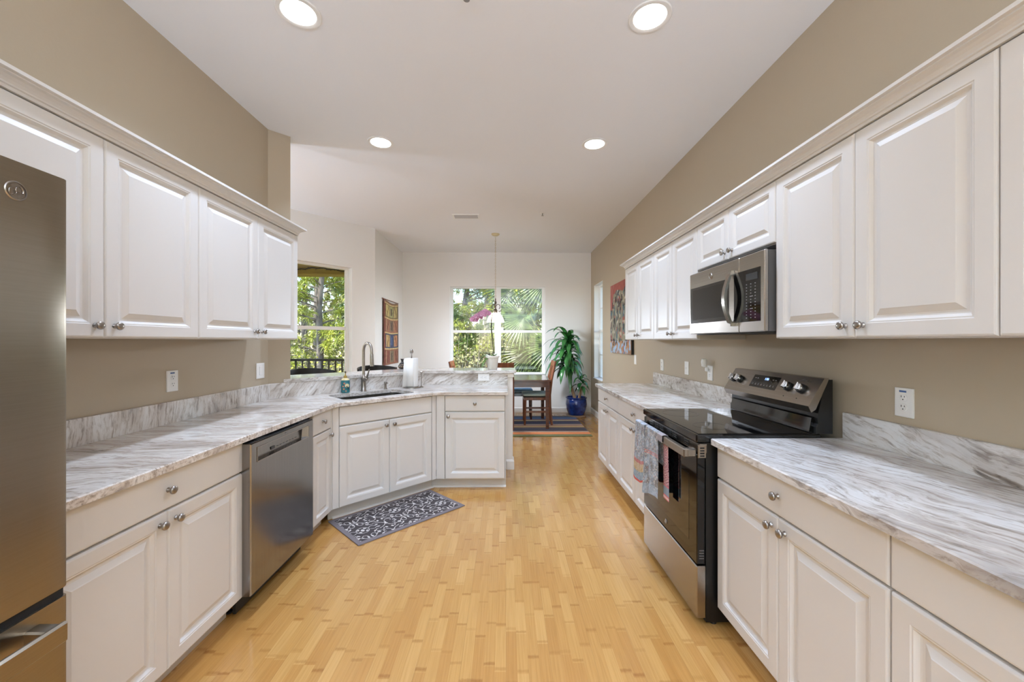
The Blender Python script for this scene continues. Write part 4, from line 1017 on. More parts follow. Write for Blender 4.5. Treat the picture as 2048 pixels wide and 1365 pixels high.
def chair(label, loc, rz, seat='cushion_aqua'):
    """faces local +x"""
    r = thing('dining_chair', label, 'chair', loc, rz, None); w_ = .205
    MB().box(-.20, -w_, .40, .22, w_, .445, .004).build('seat_frame', 'wood_cherry', r, smooth=0)
    MB().box(-.19, -w_ - .005, .446, .23, w_ + .005, .462, .006).build('seat_base', 'leather_black', r, smooth=30)
    MB().box(-.19, -w_ - .006, .463, .232, w_ + .006, .505, .018).build('seat_cushion', seat, r, smooth=60)
    for s_ in (-1, 1):
        y = s_ * (w_ - .02)
        MB().tube([(.20, y, 0), (.195, y, .40)], [.016, .024], 4, flat=1.0).build('leg', 'wood_cherry', r, smooth=0)
        pts = [(-.235, y, 0), (-.20, y, .30), (-.195, y, .48), (-.225, y, .72), (-.29, y, 1.02)]
        MB().tube(pts, [.020, .026, .027, .024, .020], 4).build('leg', 'wood_cherry', r, smooth=0)
    def rail(z0, z1, x0, x1): return MB().add([(x0, -w_, z0), (x0, w_, z0), (x1, w_, z1), (x1, -w_, z1), (x0 + .02, -w_, z0), (x0 + .02, w_, z0), (x1 + .02, w_, z1), (x1 + .02, -w_, z1)], [(0, 1, 2, 3), (7, 6, 5, 4), (0, 4, 5, 1), (1, 5, 6, 2), (2, 6, 7, 3), (3, 7, 4, 0)])
    rail(.94, 1.02, -.282, -.303).build('crest_rail', 'wood_cherry', r, smooth=0)
    rail(.62, .66, -.222, -.226).build('back_rail', 'wood_cherry', r, smooth=0)
    for k in range(3):
        y = -.10 + .10 * k; MB().add([(x, y + d_, z) for x, z in ((-.216, .66), (-.268, .94)) for d_ in (-.02, .02)] + [(x + .012, y + d_, z) for x, z in ((-.216, .66), (-.268, .94)) for d_ in (-.02, .02)], [(0, 1, 3, 2), (4, 6, 7, 5), (0, 4, 5, 1), (2, 3, 7, 6), (0, 2, 6, 4), (1, 5, 7, 3)]).build('slat', 'wood_cherry', r, smooth=0)
    for s_ in (-1, 1): MB().box(-.19, s_ * (w_ - .02) - .009, .20, .19, s_ * (w_ - .02) + .009, .228).build('stretcher', 'wood_cherry', r, smooth=0)
    return r
chair('wooden dining chair at the right end of the table, its side towards the camera', (.50, 6.58, .0115), R(180))
chair('wooden dining chair with its back to the bar, partly hidden by the peninsula', (-.085, 6.27, .0115), R(90))
chair('wooden dining chair at the left end of the table, only its back top showing', (-.60, 6.50, .0115), 0)
bn_ = thing('dining_bench', 'backless seat with blue cushion on the far side of the table', 'bench', (-.06, 7.0, .0115))
MB().box(-.52, -.17, .40, .52, .17, .455, .004).build('seat_frame', 'wood_walnut', bn_, smooth=0)
MB().box(-.53, -.18, .456, .53, .18, .51, .022).build('seat_cushion', 'cushion_blue', bn_, smooth=60)
for sx_ in (-1, 1):
    for sy_ in (-1, 1): MB().tube([(sx_ * .49, sy_ * .14, 0), (sx_ * .485, sy_ * .14, .40)], [.016, .024], 4).build('leg', 'wood_walnut', bn_, smooth=0)

# potted corn plant
def strap(V, F, base, az, el, L, wd, droop, n=7, twist=0, curl=0):
    p = Vector(base); d = Vector((math.cos(az) * math.cos(el), math.sin(az) * math.cos(el), math.sin(el))); st_ = len(V)
    side = Vector((-math.sin(az), math.cos(az), 0))
    for k in range(n + 1):
        t = k / n; wv = wd * (math.sin(PI * min(.5, t * 1.1 + .10)) if t < .4 else math.cos((t - .4) / .6 * PI / 2) ** .7)
        wv = max(wv, .001); nrm = side.cross(d).normalized()
        V += [tuple(p - side * wv + nrm * wv * .3), tuple(p), tuple(p + side * wv + nrm * wv * .3)]
        p = p + d * (L / n); d = (d + Vector((0, 0, -droop / n)) * (1 + t)).normalized()
        side = (side + Vector((0, 0, twist / n))).normalized()
    for k in range(n):
        a = st_ + k * 3; F += [(a, a + 1, a + 4, a + 3), (a + 1, a + 2, a + 5, a + 4)]
pp = thing('potted_plant', 'tall corn plant in a blue glazed pot in the far corner', 'plant', (1.27, 7.22, 0))
MB().lathe([(.13, 0), (.175, .004), (.182, .03), (.15, .032), (.15, .02), (0, .018)], 32).build('saucer', 'clay', pp, smooth=40)
MB().lathe([(.122, .0325), (.14, .034), (.175, .13), (.190, .22), (.182, .30), (.172, .315), (.188, .325), (.190, .345), (.178, .350), (.165, .345), (.160, .30), (0, .29)], 40).build('pot', 'ceramic_blue', pp, smooth=50)
MB().lathe([(.160, .300), (.1, .312), (0, .315)], 24).build('soil', 'soil', pp, smooth=40)
MB().tube([(-.02, 0, .30), (-.07, 0, .46), (-.12, 0, .62), (-.14, 0, .80), (-.14, 0, .95)], [.030, .027, .025, .022, .018], 10).build('trunk', 'cane_bark', pp, smooth=60)
MB().tube([(.05, .0, .30), (.075, 0, .42), (.095, 0, .54)], [.028, .024, .020], 10).build('trunk', 'cane_bark', pp, smooth=60)
V = []; F = []; rr_ = random.Random(11)
def spiral(cx_, cy_, z0, z1, n, L0, wd, maxel):
    for i in range(n):
        t = i / (n - 1); az = i * 2.39996 + rr_.uniform(-.2, .2)
        ext = L0 * rr_.uniform(.8, 1.08) * (1 - .25 * t)
        if math.sin(az) > .3: ext *= .62          # wall behind the plant
        if math.cos(az) > .5: ext *= .60
        strap(V, F, (cx_ + .012 * math.cos(az), cy_ + .012 * math.sin(az), z0 + (z1 - z0) * t), az, .35 + maxel * t + rr_.uniform(-.15, .15), ext, wd * rr_.uniform(.85, 1.1), rr_.uniform(2.6, 3.6) * (1 - .30 * t), twist=rr_.uniform(-.4, .4))
spiral(-.14, 0, .84, 1.40, 76, .70, .046, .80)
spiral(.095, 0, .50, .72, 20, .36, .032, .8)
MB().tube([(-.14, 0, .94), (-.14, 0, 1.38)], [.018, .008], 8).build('stalk', 'leaf_glossy', pp, smooth=60)
soup('foliage', 'leaf_glossy', V, F, pp).data.polygons.foreach_set('use_smooth', [True] * len(F))

# orchid on the bar
oc = thing('potted_orchid', 'pink orchid in a white pot on the bar ledge', 'plant', (-.15, 4.42, BAR + .0005))
MB().lathe([(.050, 0), (.053, .003), (.068, .125), (.076, .128), (.077, .146), (.071, .147), (.066, .125), (0, .122)], 32).build('pot', 'pot_white', oc, smooth=45)
MB().lathe([(.066, .1225), (.03, .128), (0, .13)], 20).build('moss', 'soil', oc, smooth=45)
V = []; F = []
strap(V, F, (-.01, 0, .13), R(170), R(42), .20, .040, 2.6); strap(V, F, (-.02, -.01, .13), R(200), R(5), .18, .038, 2.8); strap(V, F, (.01, 0, .13), R(10), R(60), .12, .022, 1.8); strap(V, F, (.0, .01, .13), R(80), R(50), .13, .026, 1.8)
lf = soup('leaves', 'orchid_leaf', V, F, oc); lf.data.polygons.foreach_set('use_smooth', [True] * len(F))
stem = [(.01, 0, .12), (.012, 0, .22), (-.004, 0, .33), (-.014, 0, .44), (-.014, 0, .54), (.0, 0, .60), (-.03, 0, .63), (-.08, 0, .605), (-.14, -.01, .575), (-.19, -.02, .545)]
MB().tube(stem, [.0045] * 5 + [.0035] * 2 + [.0025] * 3, 7).tube([(.02, .01, .12), (.026, .01, .24), (.006, .01, .33), (-.008, .006, .44), (-.008, .004, .56)], .0028, 6).build('stem', 'orchid_stem', oc, smooth=60)
def flower(c, tilt_, sc):
    b = MB(); M0 = Matrix.Translation(c) @ Matrix.Rotation(tilt_, 4, 'Z')
    for k, (a, L, w2) in enumerate(((90, .036, .016), (210, .034, .013), (330, .034, .013), (170, .040, .024), (10, .040, .024))):
        a = R(a); n = 5; vs = []; fs = []
        for i in range(n + 1):
            t = i / n; ww = w2 * math.sin(PI * (.12 + .85 * t)) ; px_ = L * t
            for s_ in (-1, 0, 1):
                vs.append((px_ * math.cos(a) - s_ * ww * math.sin(a), -.006 + .012 * t * t - abs(s_) * .004, px_ * math.sin(a) + s_ * ww * math.cos(a)))
        for i in range(n):
            for s_ in range(2): q = i * 3 + s_; fs.append((q, q + 1, q + 4, q + 3))
        b.add([(x * sc, y * sc, z * sc) for x, y, z in vs], fs, M0)
    b.lathe([(.004 * sc, 0), (.007 * sc, .008 * sc), (.003 * sc, .014 * sc), (0, .015 * sc)], 10, axis='-y', M=M0)
    return b
rr_ = random.Random(5)
for k in range(8):
    t = k / 7; c = Vector((-.055 - .15 * t, -.028 - .012 * (k % 3), .61 - .085 * t ** 1.4 + .02 * (k % 2)))
    flower(c, rr_.uniform(-.6, .5), 1.15).build('flower', 'orchid_petal', oc, smooth=60)

# bar stools on the dining side of the bar
def stool(label, loc, rz):
    r = thing('bar_stool', label, 'stool', loc, rz, 'black bar stools behind the bar')
    MB().lathe([(.0, .70), (.19, .70), (.20, .715), (.195, .74), (.17, .752), (0, .755)], 28).build('seat', 'stool_black', r, smooth=50)
    for k in range(4):
        a = R(45 + 90 * k); MB().tube([(.21 * math.cos(a), .21 * math.sin(a), 0), (.14 * math.cos(a), .14 * math.sin(a), .70)], .015, 10).build('leg', 'stool_black', r, smooth=60)
    ring = [(.19 * math.cos(R(a)), .19 * math.sin(R(a)), .22) for a in range(0, 361, 15)]
    MB().tube(ring, .009, 8).build('foot_ring', 'stool_black', r, smooth=60)
    vs = []; fs = []; n = 18
    for i in range(n + 1):
        a = R(180 - 75 + 150 * i / n); h = 1.04 + .03 * math.sin(PI * i / n); lo = .97
        for rad in (.235, .255):
            vs += [(rad * math.cos(a), rad * math.sin(a), lo), (rad * math.cos(a), rad * math.sin(a), h)]
    for i in range(n):
        q = i * 4; fs += [(q, q + 4, q + 5, q + 1), (q + 2, q + 3, q + 7, q + 6), (q + 1, q + 5, q + 7, q + 3), (q, q + 2, q + 6, q + 4)]
    fs += [(0, 1, 3, 2), (n * 4, n * 4 + 2, n * 4 + 3, n * 4 + 1)]
    MB().add(vs, fs).build('back_rest', 'stool_black', r, smooth=50)
    for a in (120, 160, 200, 240): MB().tube([(.17 * math.cos(R(a)), .17 * math.sin(R(a)), .72), (.245 * math.cos(R(a)), .245 * math.sin(R(a)), .98)], .009, 8).build('back_post', 'stool_black', r, smooth=60)
stool('black curved back bar stool seen in front of the left window', (-1.96, 4.10, 0), R(-45))
stool('black curved back bar stool seen below the wall hanging', (-1.44, 4.62, 0), R(-45))

# wall hanging, painting
def tapestry():
    nu, nv = 66, 96; C = np.zeros((nv, nu, 3)); C[:] = lin(150, 96, 70)
    rows = [(0, 24, (150, 96, 72)), (24, 48, (44, 62, 92)), (48, 70, (158, 100, 76)), (70, 92, (128, 110, 70)), (92, 96, (134, 96, 70))]
    for a, b_, c in rows: C[a:b_] = lin(*c)
    n = rnd_field(nu, nv, 3.1, (16, 26)); n2 = rnd_field(nu, nv, 8.8, (34, 50))
    for a, b_, pan in ((3, 21, ((140, 70, 60), (130, 116, 92), (148, 84, 66))), (27, 45, ((200, 164, 104), (46, 66, 110), (196, 132, 92))), (51, 68, ((164, 108, 84), (120, 96, 80), (168, 106, 80))), (73, 90, ((206, 186, 116), (168, 166, 110), (188, 166, 104)))):
        for k, c in enumerate(pan):
            x0, x1 = 8 + k * 18, 22 + k * 18; C[a:b_, x0:x1] = lin(*c)
            C[a:b_, x0 - 1] = lin(214, 190, 150); C[a:b_, x1] = lin(60, 40, 34)
            if k != 1:
                for j in range(a, b_):
                    f = (j - a) / (b_ - a); q = int(x0 + 1 + 10 * (f if k == 0 else 1 - f)); C[j, q:q + 2] = lin(84, 42, 34)
            else: C[a + 3:b_ - 3, x0 + 4:x1 - 4] = lin(90, 70, 62) if a != 27 else lin(70, 96, 140)
    C[:, :5] = lin(116, 46, 40); C[:, -4:] = lin(96, 60, 48)
    for j in (23, 47, 69, 91): C[j:j + 2, 3:-3] = lin(216, 186, 130)
    C = C * .75 + np.array([.10, .085, .06]) * .55; C *= (1 + .28 * n + .22 * n2)[..., None]
    return np.clip(C, 0, 1)
tp = thing('wall_hanging', 'long woven red, ochre and blue wall hanging beside the back corner', 'tapestry', (-1.96, 6.36, .97))
grid('cloth', 'woven_tapestry', 66, 96, lambda u, v: (.022 + .018 * np.sin(u * 2.3 + .4) * (1 - .5 * v) + .008 * np.sin(u * 9), .84 * u, 1.06 * v - .035 * np.sin(PI * u) * v), tapestry(), tp, thick=.006)
fg = MB()
for i in range(40):
    y = .012 + .82 * i / 39
    fg.tube([(.03, y, .0), (.034, y + random.uniform(-.01, .01), -.05 - .05 * random.random())], [.004, .002], 5)
    if i % 3 == 0: fg.tube([(.028, y, 1.02), (.04, y + .01, 1.045)], [.002, .001], 4)
fg.build('fringe', 'paper', tp, smooth=60)
MB().tube([(.016, -.04, 1.062), (.016, .88, 1.062)], .008, 8).build('hanging_rod', 'wood_cherry', tp, smooth=60)
def painting():
    nu, nv = 90, 92; C = np.zeros((nv, nu, 3)); C[:] = lin(112, 104, 96)
    n1 = rnd_field(nu, nv, 1.5, (7, 5)); n2 = rnd_field(nu, nv, 4.4, (20, 18)); n3 = rnd_field(nu, nv, 6.1, (30, 8)); n4 = rnd_field(nu, nv, 9.4, (12, 12))
    C[n1 > .15] = lin(146, 140, 118); C[n1 < -.2] = lin(84, 92, 96); C[n4 > .28] = lin(150, 84, 74); C[n2 > .36] = lin(176, 168, 148); C[n2 < -.36] = lin(40, 34, 34)
    C[n3 > .38] = lin(72, 118, 128)
    v = np.arange(nv) / nv
    top = (v[:, None] > .88 - .05 * n1) ; C[top] = lin(158, 88, 78)
    red = (np.arange(nu)[None] / nu < .14 + .06 * n1) & (v[:, None] > .62); C[red] = lin(160, 96, 88)
    for k in range(6):   # loose upright figures
        cx_ = 8 + k * 14; h0, h1 = 18, 60 + (k * 7) % 14
        C[h0:h1, cx_:cx_ + 7] = C[h0:h1, cx_:cx_ + 7] * .4 + lin(150, 146, 122) * .6; C[h1:h1 + 8, cx_ + 1:cx_ + 6] = lin(70, 56, 50)
    bot = v[:, None] < .17; m = bot & (n3 > -.05); C[np.broadcast_to(m, (nv, nu))] = lin(176, 130, 92); m = bot & (n2 > .1); C[np.broadcast_to(m, (nv, nu))] = lin(146, 168, 190)
    C *= (1 + .25 * n2)[..., None]
    return np.clip(C, 0, 1)
pt_ = thing('wall_painting', 'unframed colourful abstract canvas on the right wall past the cabinets', 'painting', (XR, 5.04, 1.185))
MB().box(-.036, 0, 0, -.001, 1.0, 1.0).build('stretcher_canvas', 'black_plastic', pt_, smooth=0)
grid('painted_face', 'painted_canvas', 90, 92, lambda u, v: (-.0365, 1.0 - u, v), painting(), pt_, thick=.0004)

# ------------------------------------------------------------------ kitchen mat
def mat_pattern():
    NX, NY = 300, 168     # half-centimetre detail and finer
    L, Wd = .90, .505
    x = (np.arange(NX) + .5) / NX * L; y = (np.arange(NY) + .5) / NY * Wd
    X, Y = np.meshgrid(x, y); ink = np.zeros_like(X, bool)
    fx_, fy_ = X - .03, Y - .03; iw, ih = L - .06, Wd - .06
    inside = (X > .032) & (X < L - .032) & (Y > .032) & (Y < Wd - .032)
    tw, th = iw / 2.5, ih / 1.5
    def seg(px_, py_, r):
        nonlocal d
        for a, b_ in zip(zip(px_, py_), zip(px_[1:], py_[1:])):
            ax, ay = a; bx, by = b_; vx, vy = bx - ax, by - ay; q = vx * vx + vy * vy + 1e-12
            t = np.clip(((TX - ax) * vx + (TY - ay) * vy) / q, 0, 1)
            d = np.minimum(d, np.hypot(TX - ax - t * vx, TY - ay - t * vy) - r)
    # fold into a mirrored quarter tile
    TX = np.abs(((fx_ / tw + .25) % 1) - .5) * tw; TY = np.abs(((fy_ / th) % 1) - .5) * th
    sw = np.floor(fx_ / tw + .25).astype(int) % 2
    TY2 = np.abs((((fy_ / th) + .5) % 1) - .5) * th; TY = np.where(sw == 1, TY2, TY)
    d = np.full_like(X, 1.); hx, hy = tw / 2, th / 2
    tt = np.linspace(0, 1, 22)
    a = tt * PI / 2; seg(.26 * hx * np.cos(a), .30 * hy * np.sin(a), .0022)                 # medallion ring
    a = tt * PI * 1.55; rr2 = .22 * (1 - .68 * tt); seg(hx * (.56 + rr2 * np.cos(a)), hy * (.40 + 1.2 * rr2 * np.sin(a)), .0024)     # scrolls
    a = -tt * PI * 1.5 + .6; seg(hx * (.72 + rr2 * np.cos(a)), hy * (.80 + rr2 * np.sin(a)), .0024)
    a = tt * PI * 1.5 + 2.2; seg(hx * (.22 + .8 * rr2 * np.cos(a)), hy * (.72 + rr2 * np.sin(a)), .0022)
    seg(hx * (.02 + .40 * tt), hy * (.98 - .38 * tt ** 2), .0024); seg(hx * (.97 - .35 * tt ** 2), hy * (.06 + .30 * tt), .0024)
    seg(hx * (.28 + .32 * tt), hy * (.06 + .12 * np.sin(PI * tt)), .002)
    ink = d < 0
    for (cx_, cy_, rx, ry, ro) in ((0, 0, .07, .12, 0), (.14, .14, .045, .08, .6), (.45, .66, .075, .06, .8), (.88, .46, .05, .08, -.6), (.36, .44, .035, .09, .5), (.66, .12, .07, .045, .2), (.97, .97, .06, .1, 0), (.08, .82, .04, .09, 0), (.52, .92, .07, .04, -.3)):
        ux, uy = TX - cx_ * hx, TY - cy_ * hy; c_, s_ = math.cos(ro), math.sin(ro)
        ink |= ((c_ * ux + s_ * uy) / (rx * hx)) ** 2 + ((-s_ * ux + c_ * uy) / (ry * hy)) ** 2 < 1
    C = np.zeros((NY, NX, 3)); C[:] = lin(122, 113, 114); C[inside] = lin(70, 63, 63); C[inside & ink] = lin(206, 200, 194)
    return C, NX, NY
C_, NX, NY = mat_pattern()
u0 = Vector((-.975, 2.658)); du = Vector((S2, S2)); dv = Vector((-S2, S2))
tag(grid('kitchen_mat', 'woven_mat', NX, NY, lambda u, v: (u0.x + du.x * .90 * u + dv.x * .505 * v, u0.y + du.y * .90 * u + dv.y * .505 * v, .0075 + 0 * u), C_, smooth=False, thick=.0065), 'charcoal kitchen mat with white scroll pattern in front of the sink', 'mat')

# ------------------------------------------------------------------ outside
GZ = -2.9
tag(MB().box(-60, -60, GZ - .2, 60, 90, GZ).build('ground', 'forest_ground', smooth=0), 'brushy woodland ground far below the windows', 'ground', kind='structure')
# covered balcony beyond the angled window
lan = thing('balcony', 'covered balcony with olive ceiling beyond the left window', 'balcony')
lp = [(-2.12, 6.10), (-2.12, 7.62), (-7.0, 7.62), (-7.0, 4.42), (-3.60, 4.42)]
MB().prism(lp, 2.72, 2.80).build('balcony_ceiling', 'stucco_olive', lan, smooth=0)
MB().prism(lp, -.25, -.06).build('balcony_floor', 'beam_tan', lan, smooth=0)
MB().box(-7.0, 7.40, 2.60, -2.12, 7.62, 2.7195).box(-7.0, 7.37, 2.575, -2.12, 7.65, 2.5995).build('beam', 'stucco_olive', lan, smooth=0)
rl = thing('railing', 'black metal balcony railing beyond the left window', 'railing', (0, 7.50, -.06))
MB().box(-6.9, -.03, 1.045, -2.14, .03, 1.085, .004).build('top_rail', 'rail_black', rl, smooth=0)
MB().box(-6.9, -.015, .10, -2.14, .015, .13).build('bottom_rail', 'rail_black', rl, smooth=0)
for i in range(38):
    x = -2.20 - i * .122; MB().box(x - .011, -.011, 0.1301 if i % 12 else 0, x + .011, .011, 1.0449).build('baluster', 'rail_black', rl, smooth=0)
gv = MB(); pts = []
for i in range(90):
    x = -2.2 - i * .045; pts.append((x, 7.385 - .02 * abs(math.sin(i * 1.7)), 2.665 + .03 * math.cos(i * .22) + .008 * math.sin(i * 1.3)))
gv.tube(pts, .011, 5)
for p in pts:
    for k in range(2): gv.tube([p, (p[0] + random.uniform(-.03, .03), p[1] - .012, p[2] + random.uniform(-.03, .03))], [.007, .002], 4)
tag(gv.build('garland', 'garland', smooth=60), 'dark twig garland strung along the balcony beam', 'garland')

def needles(V, F, c, n, L, rnd, down=.3):
    c = Vector(c)
    for i in range(n):
        d = Vector((rnd.gauss(0, 1), rnd.gauss(0, 1), rnd.gauss(.25, .8))); d.normalize()
        s_ = d.cross(Vector((rnd.random() - .5, rnd.random() - .5, rnd.random()))).normalized() * .011
        m = c + d * L * .55; e = c + d * L + Vector((0, 0, -down * L)); b = len(V)
        V += [tuple(c - s_), tuple(c + s_), tuple(m + s_), tuple(m - s_), tuple(e)]
        F += [(b, b + 1, b + 2, b + 3), (b + 3, b + 2, b + 4)]
def pine(seed, H_, m, nb=34, low=.28, spread=2.2, lean=.25):
    rnd = random.Random(seed); tr = MB(); V = []; F = []
    path = [(rnd.uniform(-lean, lean) * (k / 7), rnd.uniform(-.1, .1) * k / 7, H_ * k / 7) for k in range(8)]
    tr.tube(path, [.15 * (1 - .8 * k / 7) + .02 for k in range(8)], 9)
    for i in range(nb):
        t = low + (1 - low) * (i + rnd.random()) / nb; a = rnd.uniform(0, 2 * PI); L = spread * (1 - .65 * (t - low) / (1 - low)) * rnd.uniform(.6, 1)
        z = H_ * t; k = min(6, int(t * 7)); f = t * 7 - k; b0 = Vector(path[k]).lerp(Vector(path[k + 1]), f)
        pts = [b0]
        for q in range(1, 5): pts.append(b0 + Vector((math.cos(a) * L * q / 4, math.sin(a) * L * q / 4, L * (.10 * q - .012 * q * q))))
        tr.tube(pts, [.035, .028, .02, .014, .008], 5)
        for q in (2, 3, 4):
            for _ in range(3 if q < 4 else 4):
                needles(V, F, pts[q] + Vector((rnd.gauss(0, .20), rnd.gauss(0, .20), rnd.gauss(.02, .12))), 26, .27, rnd)
    return tr, V, F
PROTO = {}
def put_tree(kind, label, loc, rz, sc, group, build):
    root = thing(kind[0], label, 'tree', loc, rz, group); root.scale = (sc, sc, sc)
    if kind not in PROTO: PROTO[kind] = build(root)
    else:
        for o in PROTO[kind]:
            c = o.copy(); col.objects.link(c); c.parent = root
    return root
def pine_build(seed, m, **kw):
    def f(root):
        tr, V, F = pine(seed, 9.5, m, **kw); return [tr.build('trunk', 'pine_bark', root, smooth=60), soup('foliage', m, V, F, root)]
    return f
PG = 'pines behind the house'
pines = [(-6.5, 14.2, 1.0, 0, 'leaning pine with bright needles nearest the left window'), (-5.1, 15.6, 1.1, 1, 'dark needled pine just right of the nearest pine in the left window'), (-9.2, 19.5, 1.2, 0, 'pine farther back at the left of the left window'), (-6.6, 20.5, 1.25, 1, 'dark pine far back in the middle of the left window'),
         (-3.3, 17.5, 1.05, 0, 'pine far back beyond the right side of the left window'), (-1.9, 18.2, 1.2, 1, 'dark pine at the left edge of the far window'), (-.75, 16.2, 1.05, 0, 'bright pine in the upper left pane of the far window'), (.35, 20.0, 1.25, 1, 'dark pine behind the middle of the far window'),
         (1.9, 18.5, 1.15, 0, 'pine standing behind the palm in the far window'), (-12.0, 24.0, 1.4, 1, 'distant pine at the far left of the woods'), (-3.9, 25.0, 1.4, 0, 'distant pine between the two windows'), (4.5, 23.0, 1.4, 1, 'distant pine on the right of the woods')]
for i, (x, y, sc, k, lab) in enumerate(pines):
    put_tree(('pine_tree', k), lab, (x, y, GZ), i * 1.3, sc, PG, pine_build(31 + k, ('pine_needle', 'pine_needle_dark')[k]))
# fan palm outside the far window
def fan(V, F, RV, c, axis, up, rad, n, droop):
    c = Vector(c); ax = Vector(axis).normalized(); sd_ = ax.cross(Vector(up)).normalized(); nr = sd_.cross(ax)
    for i in range(n):
        a = R(-125 + 250 * i / (n - 1)); d = (ax * math.cos(a) + sd_ * math.sin(a) - nr * .12).normalized(); L = rad * (1 - .22 * (abs(a) / 2.2) ** 2) * random.uniform(.93, 1.05)
        s_ = d.cross(nr).normalized(); p = c.copy(); b = len(V); dd_ = d.copy()
        for k, wv in enumerate((.008, .030, .032, .018, .001)):
            V += [tuple(p - s_ * wv + nr * .008), tuple(p - nr * .006), tuple(p + s_ * wv + nr * .008)]
            p = p + dd_ * (L / 4); dd_ = (dd_ + Vector((0, 0, -droop * (.10 + .16 * k)))).normalized()
        for k in range(4):
            q = b + k * 3; F += [(q, q + 1, q + 4, q + 3), (q + 1, q + 2, q + 5, q + 4)]
pm_ = thing('fan_palm', 'large fan palm filling the right panes of the far window', 'palm', (1.15, 10.4, GZ))
MB().tube([(0, 0, 0), (.03, 0, 1.6), (.0, 0, 3.1), (.0, 0, 3.9)], [.20, .19, .18, .14], 12).build('trunk', 'palm_trunk', pm_, smooth=60)
random.seed(9); stems = MB()
fans = [((.42, 9.75, 1.92), (-1, -.2, .05), 1.05), ((.98, 9.9, 2.85), (-.55, -.2, -.8), 1.05), ((1.12, 9.45, 1.28), (-.75, -.2, -.35), .95), ((.55, 10.1, 1.05), (-.35, -.1, -.95), 1.0), ((1.55, 9.9, 2.2), (.6, -.2, -.5), 1.0),
        ((.15, 10.5, 2.75), (-.75, 0, .3), .9), ((1.3, 9.8, .75), (.2, -.3, -.95), .95), ((1.25, 10.6, 3.3), (.1, .1, 1), 1.0), ((1.9, 10.5, 3.0), (.9, 0, .2), 1.0), ((.75, 11.1, 1.9), (-.4, .5, .1), 1.0), ((1.7, 10.9, 1.3), (.8, .3, -.4), .95)]
hub = Vector((0, 0, 3.85)); org = Vector((1.15, 10.4, GZ))
for c, ax, r_ in fans:
    e = Vector(c) - org; mid = hub.lerp(e, .5) + Vector((0, 0, .16)); stems.tube([hub, mid, e], [.022, .017, .010], 6)
    V = []; F = []; fan(V, F, None, e, Vector(ax), (.0, -.88, .45), r_, 34, .42)
    soup('frond', 'palm_leaf', V, F, pm_)
stems.build('frond_stems', 'palm_rib', pm_, smooth=60)
# brush and shrubs
def shrub_build(seed, m, twigs=True, n=1500, lw=.035):
    def f(root):
        rnd = random.Random(seed); V = []; F = []; tw_ = MB()
        for i in range(46):
            a = rnd.uniform(0, 2 * PI); r_ = rnd.uniform(.2, 1.25); h = rnd.uniform(1.6, 3.9)
            p0 = Vector((.2 * math.cos(a), .2 * math.sin(a), 0)); p2 = Vector((r_ * math.cos(a), r_ * math.sin(a), h)); p1 = p0.lerp(p2, .5) + Vector((rnd.uniform(-.2, .2), rnd.uniform(-.2, .2), .2))
            tw_.tube([p0, p1, p2], [.022, .014, .005], 4, cap=False)
            for k in range(int(n / 46)):
                t = rnd.random() ** .6; c = (p0.lerp(p1, t * 2) if t < .5 else p1.lerp(p2, t * 2 - 1)) + Vector((rnd.gauss(0, .2), rnd.gauss(0, .2), rnd.gauss(0, .16)))
                d = Vector((rnd.gauss(0, 1), rnd.gauss(0, 1), rnd.gauss(0, .8))).normalized(); s_ = d.orthogonal().normalized() * lw; b = len(V)
                V += [tuple(c), tuple(c + d * lw * 1.6 + s_), tuple(c + d * lw * 3.4), tuple(c + d * lw * 1.6 - s_)]; F += [(b, b + 1, b + 2, b + 3)]
        return [tw_.build('twigs', 'brush_twig', root, smooth=0), soup('foliage', m, V, F, root)]
    return f
SG = 'brushy shrubs outside'
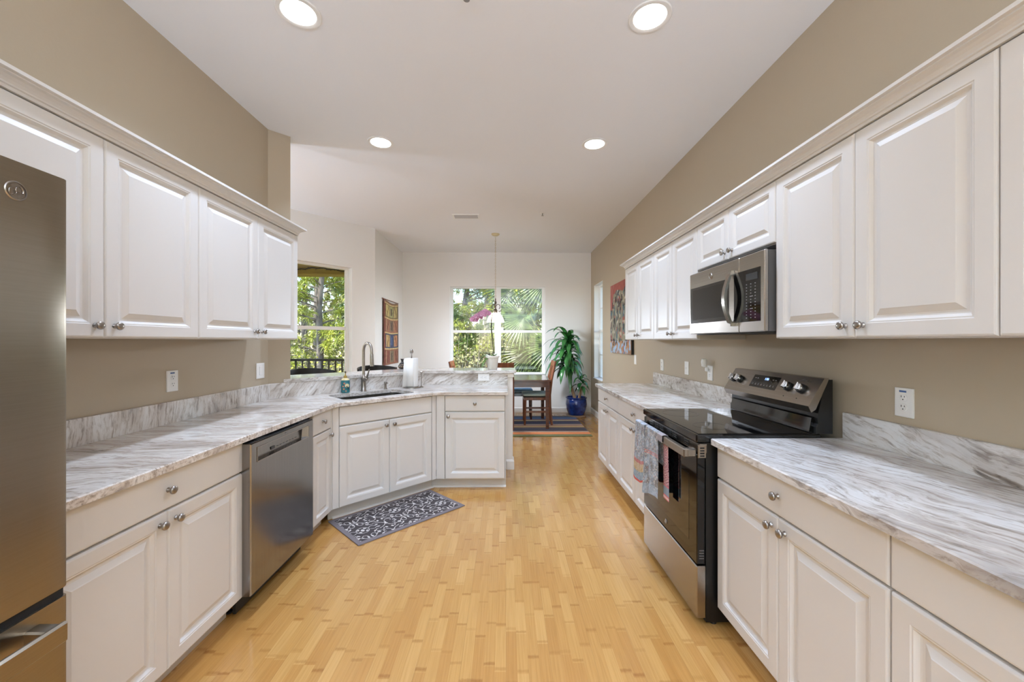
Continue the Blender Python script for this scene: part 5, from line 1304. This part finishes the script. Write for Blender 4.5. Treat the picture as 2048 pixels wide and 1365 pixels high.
shr = [(-1.7, 12.2, 1.0, 0), (-.55, 12.0, 1.05, 0), (.5, 12.6, 1.0, 0), (1.7, 12.8, 1.1, 0), (-2.9, 13.0, 1.0, 0), (-4.3, 12.2, .95, 1), (-5.6, 12.6, .95, 1), (-6.9, 12.4, 1.0, 1), (-8.2, 13.2, 1.0, 0), (2.9, 12.0, 1.1, 0), (-1.2, 14.5, 1.25, 0), (.4, 15.0, 1.2, 0), (-7.6, 16.0, 1.2, 0), (-5.2, 17.0, 1.25, 0), (4.2, 13.2, 1.1, 0), (5.6, 12.2, 1.1, 0), (-9.6, 15.0, 1.2, 0)]
# the woods beyond, one mass of foliage
rnd = random.Random(77); V = []; F = []
for i in range(15000):
    x = rnd.uniform(-34, 20); y = rnd.uniform(28, 33); hmax = 7.5 + 2.2 * math.sin(x * .9) + 1.6 * math.sin(x * 2.3 + 1); z = GZ + hmax * rnd.random() ** .8
    d = Vector((rnd.gauss(0, 1), rnd.gauss(0, .6), rnd.gauss(0, 1))).normalized(); s_ = d.cross(Vector((0, 1, .2))).normalized() * .13; c = Vector((x, y, z)); b = len(V)
    V += [tuple(c), tuple(c + d * .2 + s_), tuple(c + d * .46), tuple(c + d * .2 - s_)]; F += [(b, b + 1, b + 2, b + 3)]
tag(soup('distant_woods', 'shrub_leaf', V, F), 'hazy band of dense woods far behind the pines', 'woods', kind='stuff')
names = ['at the left edge of the far window', 'in the lower left pane of the far window', 'behind the middle of the far window', 'behind the palm', 'between the two windows', 'at the right of the left window', 'behind the railing in the middle of the left window', 'behind the railing at the left of the left window', 'far left beyond the railing', 'right of the palm', 'farther back in the left pane of the far window', 'farther back behind the middle of the far window', 'farther back among the pines in the left window', 'farthest back in the left window', 'off to the right of the palm', 'outside the right window', 'deep in the woods on the left']
for i, ((x, y, sc, k), nm) in enumerate(zip(shr, names)):
    put_tree(('shrub', k), ('brownish twiggy shrub ' if k == 0 else 'yellow green leafy shrub ') + nm, (x, y, GZ), i * 1.1, sc, SG, shrub_build(50 + k, ('shrub_leaf', 'shrub_yellow')[k], n=(2100, 2300)[k]))['category'] = 'shrub'
yb = put_tree(('shrub', 1), 'bright yellow leafed bush low in the right pane of the far window', (.33, 9.6, GZ), 2.0, .82, None, None); yb['category'] = 'shrub'
